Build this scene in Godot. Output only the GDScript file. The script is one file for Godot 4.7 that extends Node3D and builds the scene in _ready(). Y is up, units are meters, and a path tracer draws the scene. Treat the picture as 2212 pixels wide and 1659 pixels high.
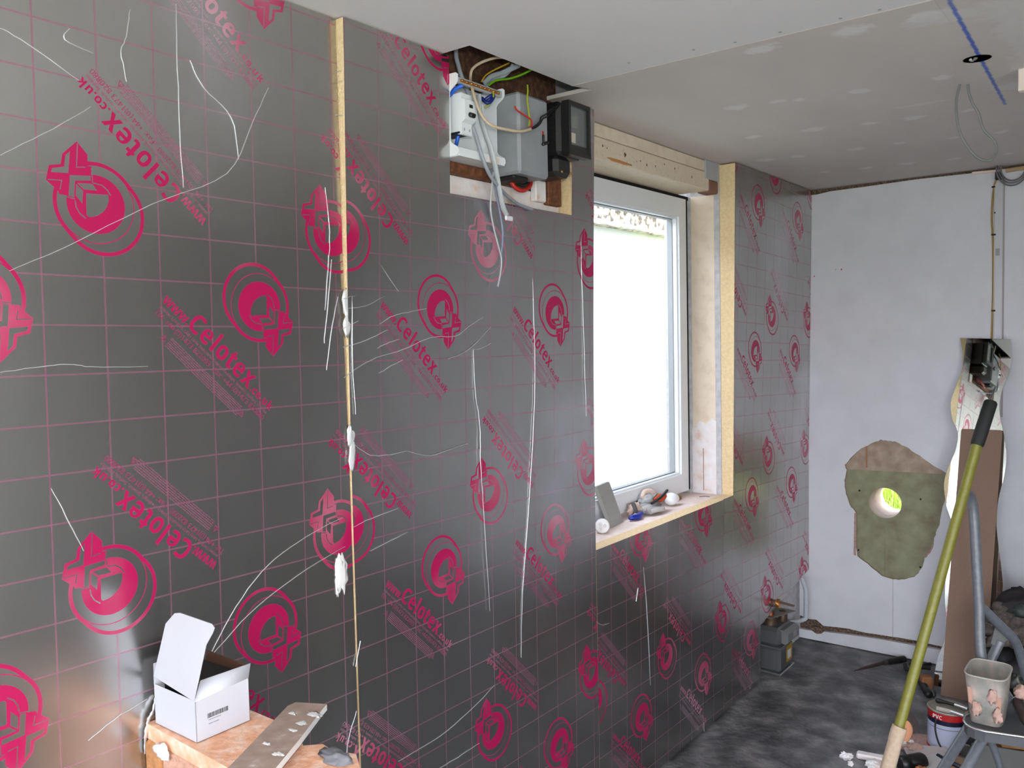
extends Node3D
# Half-finished kitchen wall: foil-faced insulation boards round a new window, electrics hanging in a notch.
# x runs out from the insulated wall (x = 0) into the room, y is up, -z runs along the wall to the back of the room. Metres.

const ROOM_H := 2.512
const BACK := -4.74
var M := {}
var rng := RandomNumberGenerator.new()
var used := {}
var wob := FastNoiseLite.new()

# ------------------------------------------------------------------ naming
func numbered(n: String) -> String:
	if not used.has(n):
		used[n] = 0
		return n
	used[n] += 1
	return "%s_%03d" % [n, used[n]]

func tag(o: Node, label: String, category: String, group := "") -> void:
	o.set_meta("label", label)
	o.set_meta("category", category)
	if group != "":
		o.set_meta("group", group)

func thing(n: String, label: String, category: String, at := Vector3.ZERO, group := "") -> Node3D:
	var o := Node3D.new()
	o.name = numbered(n)
	add_child(o, true)
	o.position = at
	tag(o, label, category, group)
	return o

func structure(n: String, label := "", category := "") -> Node3D:
	var o := Node3D.new()
	o.name = numbered(n)
	add_child(o, true)
	o.set_meta("kind", "structure")
	if label != "":
		o.set_meta("label", label)
	if category != "":
		o.set_meta("category", category)
	return o

# commits a SurfaceTool as one named mesh; vertices are given in world space, the mesh is moved back under its parent
func obj(n: String, s: SurfaceTool, m: Material, parent: Node = null) -> MeshInstance3D:
	var o := MeshInstance3D.new()
	s.generate_normals()
	var mesh := s.commit()
	mesh.surface_set_material(0, m)
	o.mesh = mesh
	if parent == null:
		o.name = numbered(n)
		add_child(o, true)
	else:
		o.name = n
		parent.add_child(o, true)
		var p: Node = parent
		var off := Vector3.ZERO
		while p is Node3D and p != self:
			off += (p as Node3D).position
			p = p.get_parent()
		o.position = -off
	return o

func one(n: String, s: SurfaceTool, m: Material, label: String, category: String, group := "") -> MeshInstance3D:
	var o := obj(n, s, m)
	tag(o, label, category, group)
	return o

# ------------------------------------------------------------------ shapes (faces given counter-clockwise from outside)
func mb() -> SurfaceTool:
	var s := SurfaceTool.new()
	s.begin(Mesh.PRIMITIVE_TRIANGLES)
	return s

func tri(s: SurfaceTool, a: Vector3, b: Vector3, c: Vector3) -> void:
	s.add_vertex(a)
	s.add_vertex(c)
	s.add_vertex(b)

func quad(s: SurfaceTool, a: Vector3, b: Vector3, c: Vector3, d: Vector3) -> void:
	tri(s, a, b, c)
	tri(s, a, c, d)

func flat(s: SurfaceTool) -> void:
	s.set_smooth_group(-1)

func smooth(s: SurfaceTool) -> void:
	s.set_smooth_group(0)

# box with chamfered edges; size is the full size
func box(s: SurfaceTool, c: Vector3, size: Vector3, ch := 0.0, b := Basis.IDENTITY) -> void:
	flat(s)
	var h := size * 0.5
	var k := minf(ch, minf(h.x, minf(h.y, h.z)) * 0.9)
	var P := func(sx: int, sy: int, sz: int, ax: int) -> Vector3:
		var v := Vector3(h.x * sx, h.y * sy, h.z * sz)
		if ax != 0:
			v.x -= k * sx
		if ax != 1:
			v.y -= k * sy
		if ax != 2:
			v.z -= k * sz
		return c + b * v
	for sg in [1, -1]:
		var f := [
			[P.call(sg, -1, -1, 0), P.call(sg, 1, -1, 0), P.call(sg, 1, 1, 0), P.call(sg, -1, 1, 0)],
			[P.call(-1, sg, -1, 1), P.call(-1, sg, 1, 1), P.call(1, sg, 1, 1), P.call(1, sg, -1, 1)],
			[P.call(-1, -1, sg, 2), P.call(1, -1, sg, 2), P.call(1, 1, sg, 2), P.call(-1, 1, sg, 2)]]
		for q in f:
			if sg == 1:
				quad(s, q[0], q[1], q[2], q[3])
			else:
				quad(s, q[3], q[2], q[1], q[0])
	if k <= 0.0:
		return
	for u in [1, -1]:
		for w in [1, -1]:
			_edge(s, c, [P.call(u, w, -1, 0), P.call(u, w, 1, 0), P.call(u, w, 1, 1), P.call(u, w, -1, 1)])
			_edge(s, c, [P.call(u, -1, w, 0), P.call(u, 1, w, 0), P.call(u, 1, w, 2), P.call(u, -1, w, 2)])
			_edge(s, c, [P.call(-1, u, w, 1), P.call(1, u, w, 1), P.call(1, u, w, 2), P.call(-1, u, w, 2)])
			for q in [1, -1]:
				_edge(s, c, [P.call(u, w, q, 0), P.call(u, w, q, 1), P.call(u, w, q, 2)])

func _edge(s: SurfaceTool, c: Vector3, p: Array) -> void:
	var n: Vector3 = (p[1] - p[0]).cross(p[2] - p[0])
	var mid: Vector3 = (p[0] + p[1] + p[2]) / 3.0
	if n.dot(mid - c) < 0.0:
		p.reverse()
	for i in range(1, p.size() - 1):
		tri(s, p[0], p[i], p[i + 1])

func box2(s: SurfaceTool, lo: Vector3, hi: Vector3, ch := 0.0) -> void:
	box(s, (lo + hi) * 0.5, (hi - lo).abs(), ch)

# smooth path through points
func curve(pts: Array, per := 6) -> Array:
	var out := []
	for i in pts.size() - 1:
		var p0: Vector3 = pts[maxi(i - 1, 0)]
		var p1: Vector3 = pts[i]
		var p2: Vector3 = pts[i + 1]
		var p3: Vector3 = pts[mini(i + 2, pts.size() - 1)]
		for k in per:
			var t := float(k) / per
			out.append(0.5 * (2.0 * p1 + (p2 - p0) * t + (2.0 * p0 - 5.0 * p1 + 4.0 * p2 - p3) * t * t + (3.0 * p1 - p0 - 3.0 * p2 + p3) * t * t * t))
	out.append(pts[-1])
	return out

# tube along a path; r may be a number or an array of radii; squash flattens along the second axis
func tube(s: SurfaceTool, pts: Array, r: Variant, n := 8, squash := 1.0, side_hint := Vector3.UP) -> void:
	var rings := []
	var side := Vector3.ZERO
	for i in pts.size():
		var d: Vector3 = (pts[mini(i + 1, pts.size() - 1)] - pts[maxi(i - 1, 0)]).normalized()
		if side == Vector3.ZERO:
			side = side_hint if absf(d.dot(side_hint)) < 0.95 else Vector3.RIGHT
		side = (side - d * side.dot(d)).normalized()
		var up := d.cross(side)
		var rr: float = r[i] if r is Array else r
		var ring := []
		for k in n:
			var a := TAU * k / n
			ring.append(pts[i] + side * cos(a) * rr + up * sin(a) * rr * squash)
		rings.append(ring)
	smooth(s)
	for i in rings.size() - 1:
		for k in n:
			quad(s, rings[i][k], rings[i][(k + 1) % n], rings[i + 1][(k + 1) % n], rings[i + 1][k])
	flat(s)
	for k in range(1, n - 1):
		tri(s, rings[0][0], rings[0][k + 1], rings[0][k])
		tri(s, rings[-1][0], rings[-1][k], rings[-1][k + 1])

# lathe: profile of Vector2(radius, height) from bottom to top about local y
func lathe(s: SurfaceTool, prof: Array, xf: Transform3D, n := 24, hard := false) -> void:
	if hard:
		flat(s)
	else:
		smooth(s)
	for i in prof.size() - 1:
		for k in n:
			var a := TAU * k / n
			var b := TAU * (k + 1) / n
			var p: Vector2 = prof[i]
			var q: Vector2 = prof[i + 1]
			var v := [Vector3(p.x * cos(a), p.y, p.x * sin(a)), Vector3(p.x * cos(b), p.y, p.x * sin(b)), Vector3(q.x * cos(b), q.y, q.x * sin(b)), Vector3(q.x * cos(a), q.y, q.x * sin(a))]
			for j in 4:
				v[j] = xf * v[j]
			if p.x < 1e-6:
				tri(s, v[3], v[2], v[0])
			elif q.x < 1e-6:
				tri(s, v[2], v[1], v[0])
			else:
				quad(s, v[3], v[2], v[1], v[0])

func aim(from: Vector3, to: Vector3) -> Transform3D:
	var y := (to - from).normalized()
	var x := y.cross(Vector3(0.3, 0.2, 0.9)).normalized()
	return Transform3D(Basis(x, y, x.cross(y)), from)

# polygon in local xy extruded from z = 0 to z = depth
func prism(s: SurfaceTool, poly: PackedVector2Array, xf: Transform3D, depth: float, caps := true, sides := true) -> void:
	var p := poly
	if Geometry2D.is_polygon_clockwise(p):
		p = p.duplicate()
		p.reverse()
	var z := Vector3(0, 0, depth)
	flat(s)
	if caps:
		var t := Geometry2D.triangulate_polygon(p)
		for i in range(0, t.size(), 3):
			var a := Vector3(p[t[i]].x, p[t[i]].y, 0)
			var b := Vector3(p[t[i + 1]].x, p[t[i + 1]].y, 0)
			var c := Vector3(p[t[i + 2]].x, p[t[i + 2]].y, 0)
			if (b - a).cross(c - a).z < 0:
				var e := b
				b = c
				c = e
			tri(s, xf * (a + z), xf * (b + z), xf * (c + z))
			tri(s, xf * c, xf * b, xf * a)
	if sides:
		for i in p.size():
			var a := Vector3(p[i].x, p[i].y, 0)
			var q := p[(i + 1) % p.size()]
			var b := Vector3(q.x, q.y, 0)
			quad(s, xf * a, xf * b, xf * (b + z), xf * (a + z))

func pv(a: Array) -> PackedVector2Array:
	var out := PackedVector2Array()
	for i in range(0, a.size(), 2):
		out.append(Vector2(a[i], a[i + 1]))
	return out

# lump: sphere pushed about by noise, flattened by scale, standing on its lowest point
func lump(s: SurfaceTool, c: Vector3, size: Vector3, rough := 0.3, sd := 1, n := 10, hard := false, b := Basis.IDENTITY) -> void:
	var nz := FastNoiseLite.new()
	nz.seed = sd
	nz.frequency = 0.9
	var v := []
	for i in n + 1:
		var row := []
		for k in n * 2:
			var th := PI * i / n
			var ph := TAU * k / (n * 2)
			var d := Vector3(sin(th) * cos(ph), cos(th), sin(th) * sin(ph))
			var f := 1.0 + rough * nz.get_noise_3dv(d * 1.7) * 1.6 + rough * 0.4 * nz.get_noise_3dv(d * 5.0)
			row.append(c + b * (d * f * size * 0.5))
		v.append(row)
	if hard:
		flat(s)
	else:
		smooth(s)
	for i in n:
		for k in n * 2:
			var j := (k + 1) % (n * 2)
			if i > 0:
				tri(s, v[i][k], v[i][j], v[i + 1][j])
			if i < n - 1:
				tri(s, v[i][k], v[i + 1][j], v[i + 1][k])

# ------------------------------------------------------------------ materials
func lin(r: float, g: float, b: float) -> Color:
	return Color(r, g, b)

func plain(c: Color, rough := 0.7, metal := 0.0) -> StandardMaterial3D:
	var m := StandardMaterial3D.new()
	m.albedo_color = c
	m.roughness = rough
	m.metallic = metal
	return m

func noise_tex(sd: int, freq: float, stops: Array, size := 512, octaves := 4, normal := false, bump := 4.0, type := FastNoiseLite.TYPE_SIMPLEX_SMOOTH) -> NoiseTexture2D:
	var n := FastNoiseLite.new()
	n.seed = sd
	n.noise_type = type
	n.frequency = freq
	n.fractal_octaves = octaves
	var t := NoiseTexture2D.new()
	t.width = size
	t.height = size
	t.seamless = true
	t.noise = n
	if normal:
		t.as_normal_map = true
		t.bump_strength = bump
	elif stops.size() > 0:
		var g := Gradient.new()
		var off := PackedFloat32Array()
		var col := PackedColorArray()
		for q in stops:
			off.append(q[0])
			col.append(q[1])
		g.offsets = off
		g.colors = col
		t.color_ramp = g
	return t

# a surface of mottled colour; scale = repeats per metre
func mottled(sd: int, freq: float, stops: Array, scale: float, rough: float, relief := 0.0, world := false) -> StandardMaterial3D:
	var m := plain(Color.WHITE, rough)
	m.albedo_texture = noise_tex(sd, freq, stops)
	m.uv1_triplanar = true
	m.uv1_world_triplanar = world
	m.uv1_scale = Vector3.ONE * scale
	if relief > 0.0:
		m.normal_enabled = true
		m.normal_texture = noise_tex(sd + 7, freq * 2.0, [], 512, 4, true, 6.0)
		m.normal_scale = relief
	return m

# ------------------------------------------------------------------ scene
func _ready() -> void:
	var cam := Camera3D.new()
	cam.name = "camera"
	cam.position = Vector3(1.58824, 1.7415, 0.0)
	cam.rotation = Vector3(-0.0547156, 0.659003, -0.0221639)
	cam.fov = 48.598
	cam.near = 0.05
	cam.far = 80.0
	cam.current = true
	add_child(cam)
	var env := Environment.new()
	env.background_mode = Environment.BG_SKY
	var sky := Sky.new()
	var sm := ProceduralSkyMaterial.new()      # an even bright overcast
	sm.sky_top_color = Color(0.86, 0.9, 0.97)
	sm.sky_horizon_color = Color(0.93, 0.95, 0.97)
	sm.ground_horizon_color = Color(0.55, 0.56, 0.52)
	sm.ground_bottom_color = Color(0.35, 0.36, 0.32)
	sky.sky_material = sm
	env.sky = sky
	env.background_energy_multiplier = 18.0
	env.tonemap_mode = Environment.TONE_MAPPER_LINEAR
	env.tonemap_exposure = 1.0
	env.sdfgi_enabled = true
	env.ssao_enabled = true
	env.ssil_enabled = true
	var we := WorldEnvironment.new()
	we.name = "world_environment"
	we.environment = env
	add_child(we)
	# daylight through the wide garden window behind the photographer
	var area := AreaLight3D.new()
	area.name = "garden_window_daylight"
	area.area_size = Vector2(2.1, 1.4)
	area.light_color = Color(0.93, 0.96, 1.0)
	area.light_energy = 2.8
	area.shadow_enabled = true
	area.position = Vector3(1.9, 1.6, 2.22)
	add_child(area)
	# and through the glazed door in the wall on the right
	var door := AreaLight3D.new()
	door.name = "glazed_door_daylight"
	door.area_size = Vector2(1.8, 1.9)
	door.light_color = Color(0.975, 0.98, 1.0)
	door.light_energy = 6.2
	door.shadow_enabled = true
	door.position = Vector3(3.71, 1.08, 0.5)
	door.rotation.y = PI / 2
	add_child(door)
	# the flash of the camera
	flash_unit(Vector3(1.66, 1.905, 0.06), 1.6)

	wob.seed = 11
	wob.frequency = 1.0
	materials()
	room()
	boards()
	window()
	outdoors()
	electrics()
	sill_things()
	pier()
	gas()
	back_things()
	ladder()
	floor_things()
	ceiling_things()

func flash_unit(p: Vector3, e: float) -> void:
	var t := thing("camera_flash", "small flash lamp held above the camera, out of the picture", "lamp")
	var s := mb()
	box(s, p + Vector3(0.02, 0, 0.035), Vector3(0.07, 0.05, 0.05), 0.006, Basis(Vector3.UP, 0.659))
	obj("housing", s, plain(Color(0.05, 0.05, 0.05), 0.5), t)
	s = mb()
	var m := plain(Color(0.9, 0.9, 0.9), 0.4)
	m.emission_enabled = true
	m.emission = Color(1.0, 0.98, 0.94)
	m.emission_energy_multiplier = 1.5
	box(s, p + Vector3(0.004, 0, 0.008), Vector3(0.055, 0.036, 0.004), 0.001, Basis(Vector3.UP, 0.659))
	obj("lamp_lens", s, m, t)
	var o := OmniLight3D.new()
	o.name = "flash_light"
	o.light_color = Color(0.98, 0.98, 1.0)
	o.light_energy = e
	o.light_size = 0.025
	o.omni_range = 14.0
	o.omni_attenuation = 2.0
	o.shadow_enabled = true
	o.position = p + Vector3(-0.012, 0, -0.016)
	add_child(o)

# ------------------------------------------------------------------ the printed foil: one repeat of the print, drawn into two images
const TW := 0.563
const TH := 0.72
const TP := 2048
var img_a: Image
var img_o: Image
const INK := Color(0.70, 0.05, 0.32)
const INK_ORM := Color(1.0, 0.42, 0.30)
var FOIL := Color(0.72, 0.715, 0.705)
var FOIL_ORM := Color(1.0, 0.27, 1.0)
var pen_a: Color
var pen_o: Color
var pen_x: Transform2D     # from the motif's own metres to metres on the sheet

func pen(ink: float) -> void:
	pen_a = FOIL.lerp(INK, ink)
	pen_o = FOIL_ORM.lerp(INK_ORM, ink)

func span(x0: int, x1: int, y: int) -> void:
	if x1 <= x0:
		return
	var yy := posmod(y, TP)
	var a := posmod(x0, TP)
	var w := x1 - x0
	var first := mini(w, TP - a)
	img_a.fill_rect(Rect2i(a, yy, first, 1), pen_a)
	img_o.fill_rect(Rect2i(a, yy, first, 1), pen_o)
	if w > first:
		img_a.fill_rect(Rect2i(0, yy, w - first, 1), pen_a)
		img_o.fill_rect(Rect2i(0, yy, w - first, 1), pen_o)

func ink(pts: PackedVector2Array) -> void:
	var p := PackedVector2Array()
	var lo := 1e9
	var hi := -1e9
	for q in pts:
		var w: Vector2 = pen_x * q
		var r := Vector2(w.x / TW * TP, (1.0 - w.y / TH) * TP)
		p.append(r)
		lo = minf(lo, r.y)
		hi = maxf(hi, r.y)
	for y in range(floori(lo), ceili(hi) + 1):
		var fy := y + 0.5
		var xs := []
		for i in p.size():
			var a := p[i]
			var b := p[(i + 1) % p.size()]
			if (a.y <= fy) != (b.y <= fy):
				xs.append(a.x + (b.x - a.x) * (fy - a.y) / (b.y - a.y))
		xs.sort()
		for i in range(0, xs.size() - 1, 2):
			span(roundi(xs[i]), roundi(xs[i + 1]), y)

func disc(c: Vector2, r: float, n := 64) -> PackedVector2Array:
	var p := PackedVector2Array()
	for i in n:
		p.append(c + Vector2(cos(TAU * i / n), sin(TAU * i / n)) * r)
	return p

func stroke(pts: PackedVector2Array, w: float) -> void:
	for i in pts.size() - 1:
		var d := (pts[i + 1] - pts[i]).normalized() * w * 0.5
		var n := Vector2(-d.y, d.x)
		var e := d * 0.8
		ink(PackedVector2Array([pts[i] - e + n, pts[i + 1] + e + n, pts[i + 1] + e - n, pts[i] - e - n]))

func arc(c: Vector2, r: float, a0: float, a1: float, n := 16) -> PackedVector2Array:
	var p := PackedVector2Array()
	for i in n + 1:
		var a := deg_to_rad(a0 + (a1 - a0) * i / n)
		p.append(c + Vector2(cos(a), sin(a)) * r)
	return p

# points read off the printed mark, in its own grid, to metres from the lower tip
func mk(a: Array) -> PackedVector2Array:
	var out := PackedVector2Array()
	for i in range(0, a.size(), 2):
		var b: float = a[i + 1]
		var x: float = a[i] - 1083.0 - (b - 1470.0) * 0.048
		var sl := 0.03 - 0.0000636 * (b - 480.0)
		out.append(Vector2(x * 0.00019, (1470.0 - b + sl * (a[i] - 1083.0)) * 0.000159))
	return out

func mark() -> void:
	var c1 := Vector2(-0.046, 0.127)
	var c2 := Vector2(-0.032, 0.1105)
	var d := (c2 - c1).normalized()
	var ang := rad_to_deg(d.angle())
	for k in 2:
		var r := 0.0785 if k == 0 else 0.0715
		pen(1.0 if k == 0 else 0.0)
		var h := arc(c1, r, ang + 90.0, ang + 270.0, 40)
		h.append_array(arc(c2, r, ang - 90.0, ang + 90.0, 40))
		ink(h)
	pen(1.0)
	stroke(arc(c2, 0.0722, ang + 95.0, ang + 268.0, 40), 0.0018)
	ink(disc(c2, 0.0545))
	pen(0.0)
	ink(mk([955, 618, 975, 640, 983, 890, 765, 905, 760, 830, 775, 760, 810, 695, 870, 640, 915, 622]))
	stroke(mk([985, 600, 1040, 650, 1075, 720, 1088, 800]), 0.0022)
	stroke(mk([745, 905, 775, 960, 830, 1010, 915, 1022]), 0.0022)
	# the inner corner of the box
	pen(1.0)
	ink(mk([990, 720, 1092, 800, 1092, 1010, 925, 1022, 860, 925, 1000, 920]))
	pen(0.0)
	ink(mk([1017, 765, 1080, 850, 1080, 985, 1012, 915]))
	ink(mk([875, 938, 1005, 932, 1070, 995, 925, 1013]))
	# bright angle round the corner
	pen(1.0)
	ink(mk([1083, 790, 1160, 822, 1150, 1095, 935, 1118, 918, 1010, 1083, 1000]))
	pen(0.0)
	ink(mk([1097, 828, 1148, 838, 1142, 1074, 945, 1102, 942, 1046, 1092, 1018]))
	# cross, right arm and lower arm
	pen(1.0)
	ink(mk([1155, 838, 1235, 845, 1250, 882, 1360, 985, 1335, 1150, 1228, 1182, 1216, 1300, 1083, 1472, 978, 1340, 974, 1212, 935, 1210, 940, 1108, 1145, 1082]))
	pen(0.0)
	ink(mk([1156, 1094, 1316, 1076, 1306, 1122, 1196, 1160, 1188, 1290, 1145, 1345]))
	stroke(mk([1228, 905, 1216, 1002, 1340, 990]), 0.0018)
	stroke(mk([1000, 1192, 1080, 1175, 1077, 1445]), 0.0018)
	stroke(mk([1092, 812, 1225, 832]), 0.0018)
	stroke(mk([922, 1030, 936, 1190]), 0.0018)

func line_of_text(txt: String, x0: float, x1: float, base: float, cap: float, bold := true) -> void:
	var tm := TextMesh.new()
	var f := SystemFont.new()
	f.font_names = PackedStringArray(["Droid Sans"])
	f.font_weight = 700 if bold else 400
	tm.font = f
	tm.font_size = 32
	tm.pixel_size = 0.01
	tm.depth = 0.0
	tm.curve_step = 1.2
	tm.text = txt
	var arr := tm.surface_get_arrays(0)
	var v: PackedVector3Array = arr[Mesh.ARRAY_VERTEX]
	var ix: PackedInt32Array = arr[Mesh.ARRAY_INDEX] if arr[Mesh.ARRAY_INDEX] != null else PackedInt32Array(range(v.size()))
	var lo := Vector2(1e9, 1e9)
	var hi := Vector2(-1e9, -1e9)
	for q in v:
		lo = lo.min(Vector2(q.x, q.y))
		hi = hi.max(Vector2(q.x, q.y))
	var ky := cap / 0.228       # capital height of the face at this size
	var mid := capital_base(f)
	var kx := (x1 - x0) / (hi.x - lo.x)
	for i in range(0, ix.size(), 3):
		var p := PackedVector2Array()
		for k in 3:
			var q := v[ix[i + k]]
			p.append(Vector2(x0 + (q.x - lo.x) * kx, base + (q.y - mid) * ky))
		ink(p)

var base_of := {}
func capital_base(f: SystemFont) -> float:
	if base_of.has(f.font_weight):
		return base_of[f.font_weight]
	var tm := TextMesh.new()
	tm.font = f
	tm.font_size = 32
	tm.pixel_size = 0.01
	tm.depth = 0.0
	tm.text = "H"
	var lo := 1e9
	for q: Vector3 in tm.surface_get_arrays(0)[Mesh.ARRAY_VERTEX]:
		lo = minf(lo, q.y)
	base_of[f.font_weight] = lo
	return lo

func words() -> void:
	var keep := pen_x
	pen_x = pen_x * Transform2D(deg_to_rad(-43.5), Vector2(-0.252, 0.126))
	pen(1.0)
	line_of_text("www.", 0.0, 0.0715, -0.0155, 0.0215)
	line_of_text("Celotex", 0.0725, 0.268, -0.0155, 0.0415)
	line_of_text(".co.uk", 0.271, 0.343, -0.0155, 0.0175)
	pen(0.85)
	line_of_text("Tel: +44 (0)1473 822093   Fax: +44 (0)1473 820880", 0.004, 0.341, -0.0435, 0.0102, false)
	pen(0.7)
	line_of_text("Celotex Limited, Lady Lane Industrial Estate, Hadleigh, Ipswich, Suffolk, IP7 6BA", 0.004, 0.341, -0.0275, 0.0055, false)
	pen(0.5)
	for k in 6:                 # a block of print too small to read
		var y := -0.0545 - k * 0.0042
		var x := 0.064
		var r := RandomNumberGenerator.new()
		r.seed = 40 + k
		while x < 0.284:
			var w := r.randf_range(0.003, 0.012)
			ink(PackedVector2Array([Vector2(x, y), Vector2(minf(x + w, 0.284), y), Vector2(minf(x + w, 0.284), y - 0.0017), Vector2(x, y - 0.0017)]))
			x += w + 0.0016
	pen(0.8)
	for x in [0.052, 0.291]:
		stroke(PackedVector2Array([Vector2(x - 0.006, -0.071), Vector2(x, -0.060), Vector2(x + 0.006, -0.071), Vector2(x - 0.006, -0.071)]), 0.0013)
		stroke(PackedVector2Array([Vector2(x, -0.0635), Vector2(x, -0.0675)]), 0.0013)
	pen_x = keep

func foil_print() -> void:
	img_a = Image.create(TP, TP, false, Image.FORMAT_RGB8)
	img_o = Image.create(TP, TP, false, Image.FORMAT_RGB8)
	img_a.fill(FOIL)
	img_o.fill(FOIL_ORM)
	pen_x = Transform2D.IDENTITY
	var t := Vector2(0.30, 0.10)
	pen(0.42)
	for k in 5:
		var x := t.x - 0.0385 + k * 0.1126
		for w in [-0.0009, 0.0009]:
			ink(PackedVector2Array([Vector2(x + w - 0.00055, 0), Vector2(x + w + 0.00055, 0), Vector2(x + w + 0.00055, TH), Vector2(x + w - 0.00055, TH)]))
	for k in 8:
		var y := t.y + 0.0655 + k * 0.09
		for w in [-0.0009, 0.0009]:
			ink(PackedVector2Array([Vector2(0, y + w - 0.0005), Vector2(TW, y + w - 0.0005), Vector2(TW, y + w + 0.0005), Vector2(0, y + w + 0.0005)]))
	for k in 2:
		pen_x = Transform2D(0.0, t) if k == 0 else Transform2D(PI, t + Vector2(0.145, 0.401))
		mark()
		words()
	var m := StandardMaterial3D.new()
	m.albedo_texture = ImageTexture.create_from_image(img_a)
	var orm := ImageTexture.create_from_image(img_o)
	m.roughness = 1.0
	m.roughness_texture = orm
	m.roughness_texture_channel = BaseMaterial3D.TEXTURE_CHANNEL_GREEN
	m.metallic = 1.0
	m.metallic_texture = orm
	m.metallic_texture_channel = BaseMaterial3D.TEXTURE_CHANNEL_BLUE
	# dust and smears on the sheet
	m.detail_enabled = true
	m.detail_uv_layer = BaseMaterial3D.DETAIL_UV_2
	m.detail_blend_mode = BaseMaterial3D.BLEND_MODE_MIX
	m.detail_albedo = noise_tex(5, 0.006, [[0.0, Color(0.8, 0.8, 0.8, 0.0)], [0.55, Color(0.82, 0.82, 0.83, 0.0)], [0.75, Color(0.86, 0.86, 0.88, 0.16)], [1.0, Color(0.9, 0.9, 0.93, 0.4)]], 512, 5)
	M.foil = m
	img_a = null
	img_o = null

# a piece of foil facing on the board: along s0..s1 (= -z), from lower(s) up to upper(s); lean gives x at a height
func facing(n: String, parent: Node, s0: float, s1: float, lower: Callable, upper: Callable, lean: Callable, tip: Vector2, tilt: float, per: Vector2, seed_off: float, cols: int, rows: int) -> void:
	var st := mb()
	smooth(st)
	var p := []
	for i in cols + 1:
		var s := s0 + (s1 - s0) * i / cols
		var row := []
		var lo: float = lower.call(s)
		var hi: float = upper.call(s)
		for k in rows + 1:
			var y := lo + (hi - lo) * k / rows
			var w := wob.get_noise_3d(s * 2.2 + seed_off, y * 1.5, seed_off) * 0.0011 + wob.get_noise_3d(s * 7.0, y * 2.0, seed_off + 9.0) * 0.00035
			row.append(Vector3(lean.call(y) + w, y, -s))
		p.append(row)
	var uv := func(v: Vector3) -> Vector2:
		var ds := -v.z - tip.x
		var dy := v.y - tip.y
		var a := ds * cos(tilt) + dy * sin(tilt)
		var b := dy * cos(tilt) - ds * sin(tilt)
		return Vector2(a / per.x + 0.30 / TW, 1.0 - (b / per.y + 0.10 / TH))
	for i in cols:
		for k in rows:
			var q := [p[i][k], p[i + 1][k], p[i + 1][k + 1], p[i][k + 1]]
			for j in [0, 2, 1, 0, 3, 2]:
				st.set_uv(uv.call(q[j]))
				st.set_uv2(Vector2(-q[j].z / 2.3 + seed_off, q[j].y / 2.9))
				st.add_vertex(q[j])
	obj(n, st, M.foil, parent)

# foam slab behind the facing, cut to the outline (s, y) pairs
func foam(parent: Node, outline: Array, back: float, lean: Callable) -> void:
	var poly := pv(outline)
	var st := mb()
	flat(st)
	if Geometry2D.is_polygon_clockwise(poly):
		poly.reverse()
	var t := Geometry2D.triangulate_polygon(poly)
	var f := func(q: Vector2) -> Vector3: return Vector3(-0.015, q.y, -q.x)
	var g := func(q: Vector2) -> Vector3: return Vector3(back, q.y, -q.x)
	for i in range(0, t.size(), 3):
		tri(st, f.call(poly[t[i]]), f.call(poly[t[i + 1]]), f.call(poly[t[i + 2]]))
		tri(st, g.call(poly[t[i]]), g.call(poly[t[i + 2]]), g.call(poly[t[i + 1]]))
	for i in poly.size():
		var a := poly[i]
		var b := poly[(i + 1) % poly.size()]
		var steps := maxi(1, int(a.distance_to(b) / 0.1))
		for k in steps:
			var u := a.lerp(b, float(k) / steps)
			var v := a.lerp(b, float(k + 1) / steps)
			quad(st, g.call(u), g.call(v), Vector3(lean.call(v.y) - 0.0012, v.y, -v.x), Vector3(lean.call(u.y) - 0.0012, u.y, -u.x))
	obj("foam_core", st, M.foam, parent)

func crease(parent: Node, pts: Array, w := 0.0016, lean := 0.0) -> void:
	var path := []
	for i in pts.size():
		path.append(pts[i] + Vector3(lean + 0.0006, 0, 0))
	if pts.size() > 2:
		path = curve(path, 5)
	var out := []
	for i in path.size():
		var q: Vector3 = path[i]
		out.append(q + Vector3(0, wob.get_noise_2d(i * 37.0, q.y * 90.0), wob.get_noise_2d(i * 53.0, q.z * 90.0 + 5.0)) * 0.002)
	var r := []
	for i in out.size():
		r.append(w * (0.55 + 0.45 * sin(PI * (i + 0.6) / out.size())))
	var s := mb()
	tube(s, out, r, 6, 0.8, Vector3.RIGHT)
	obj("foil_crease", s, M.crease, parent)

func k_(v: float) -> Callable:
	return func(_s: float) -> float: return v

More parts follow.
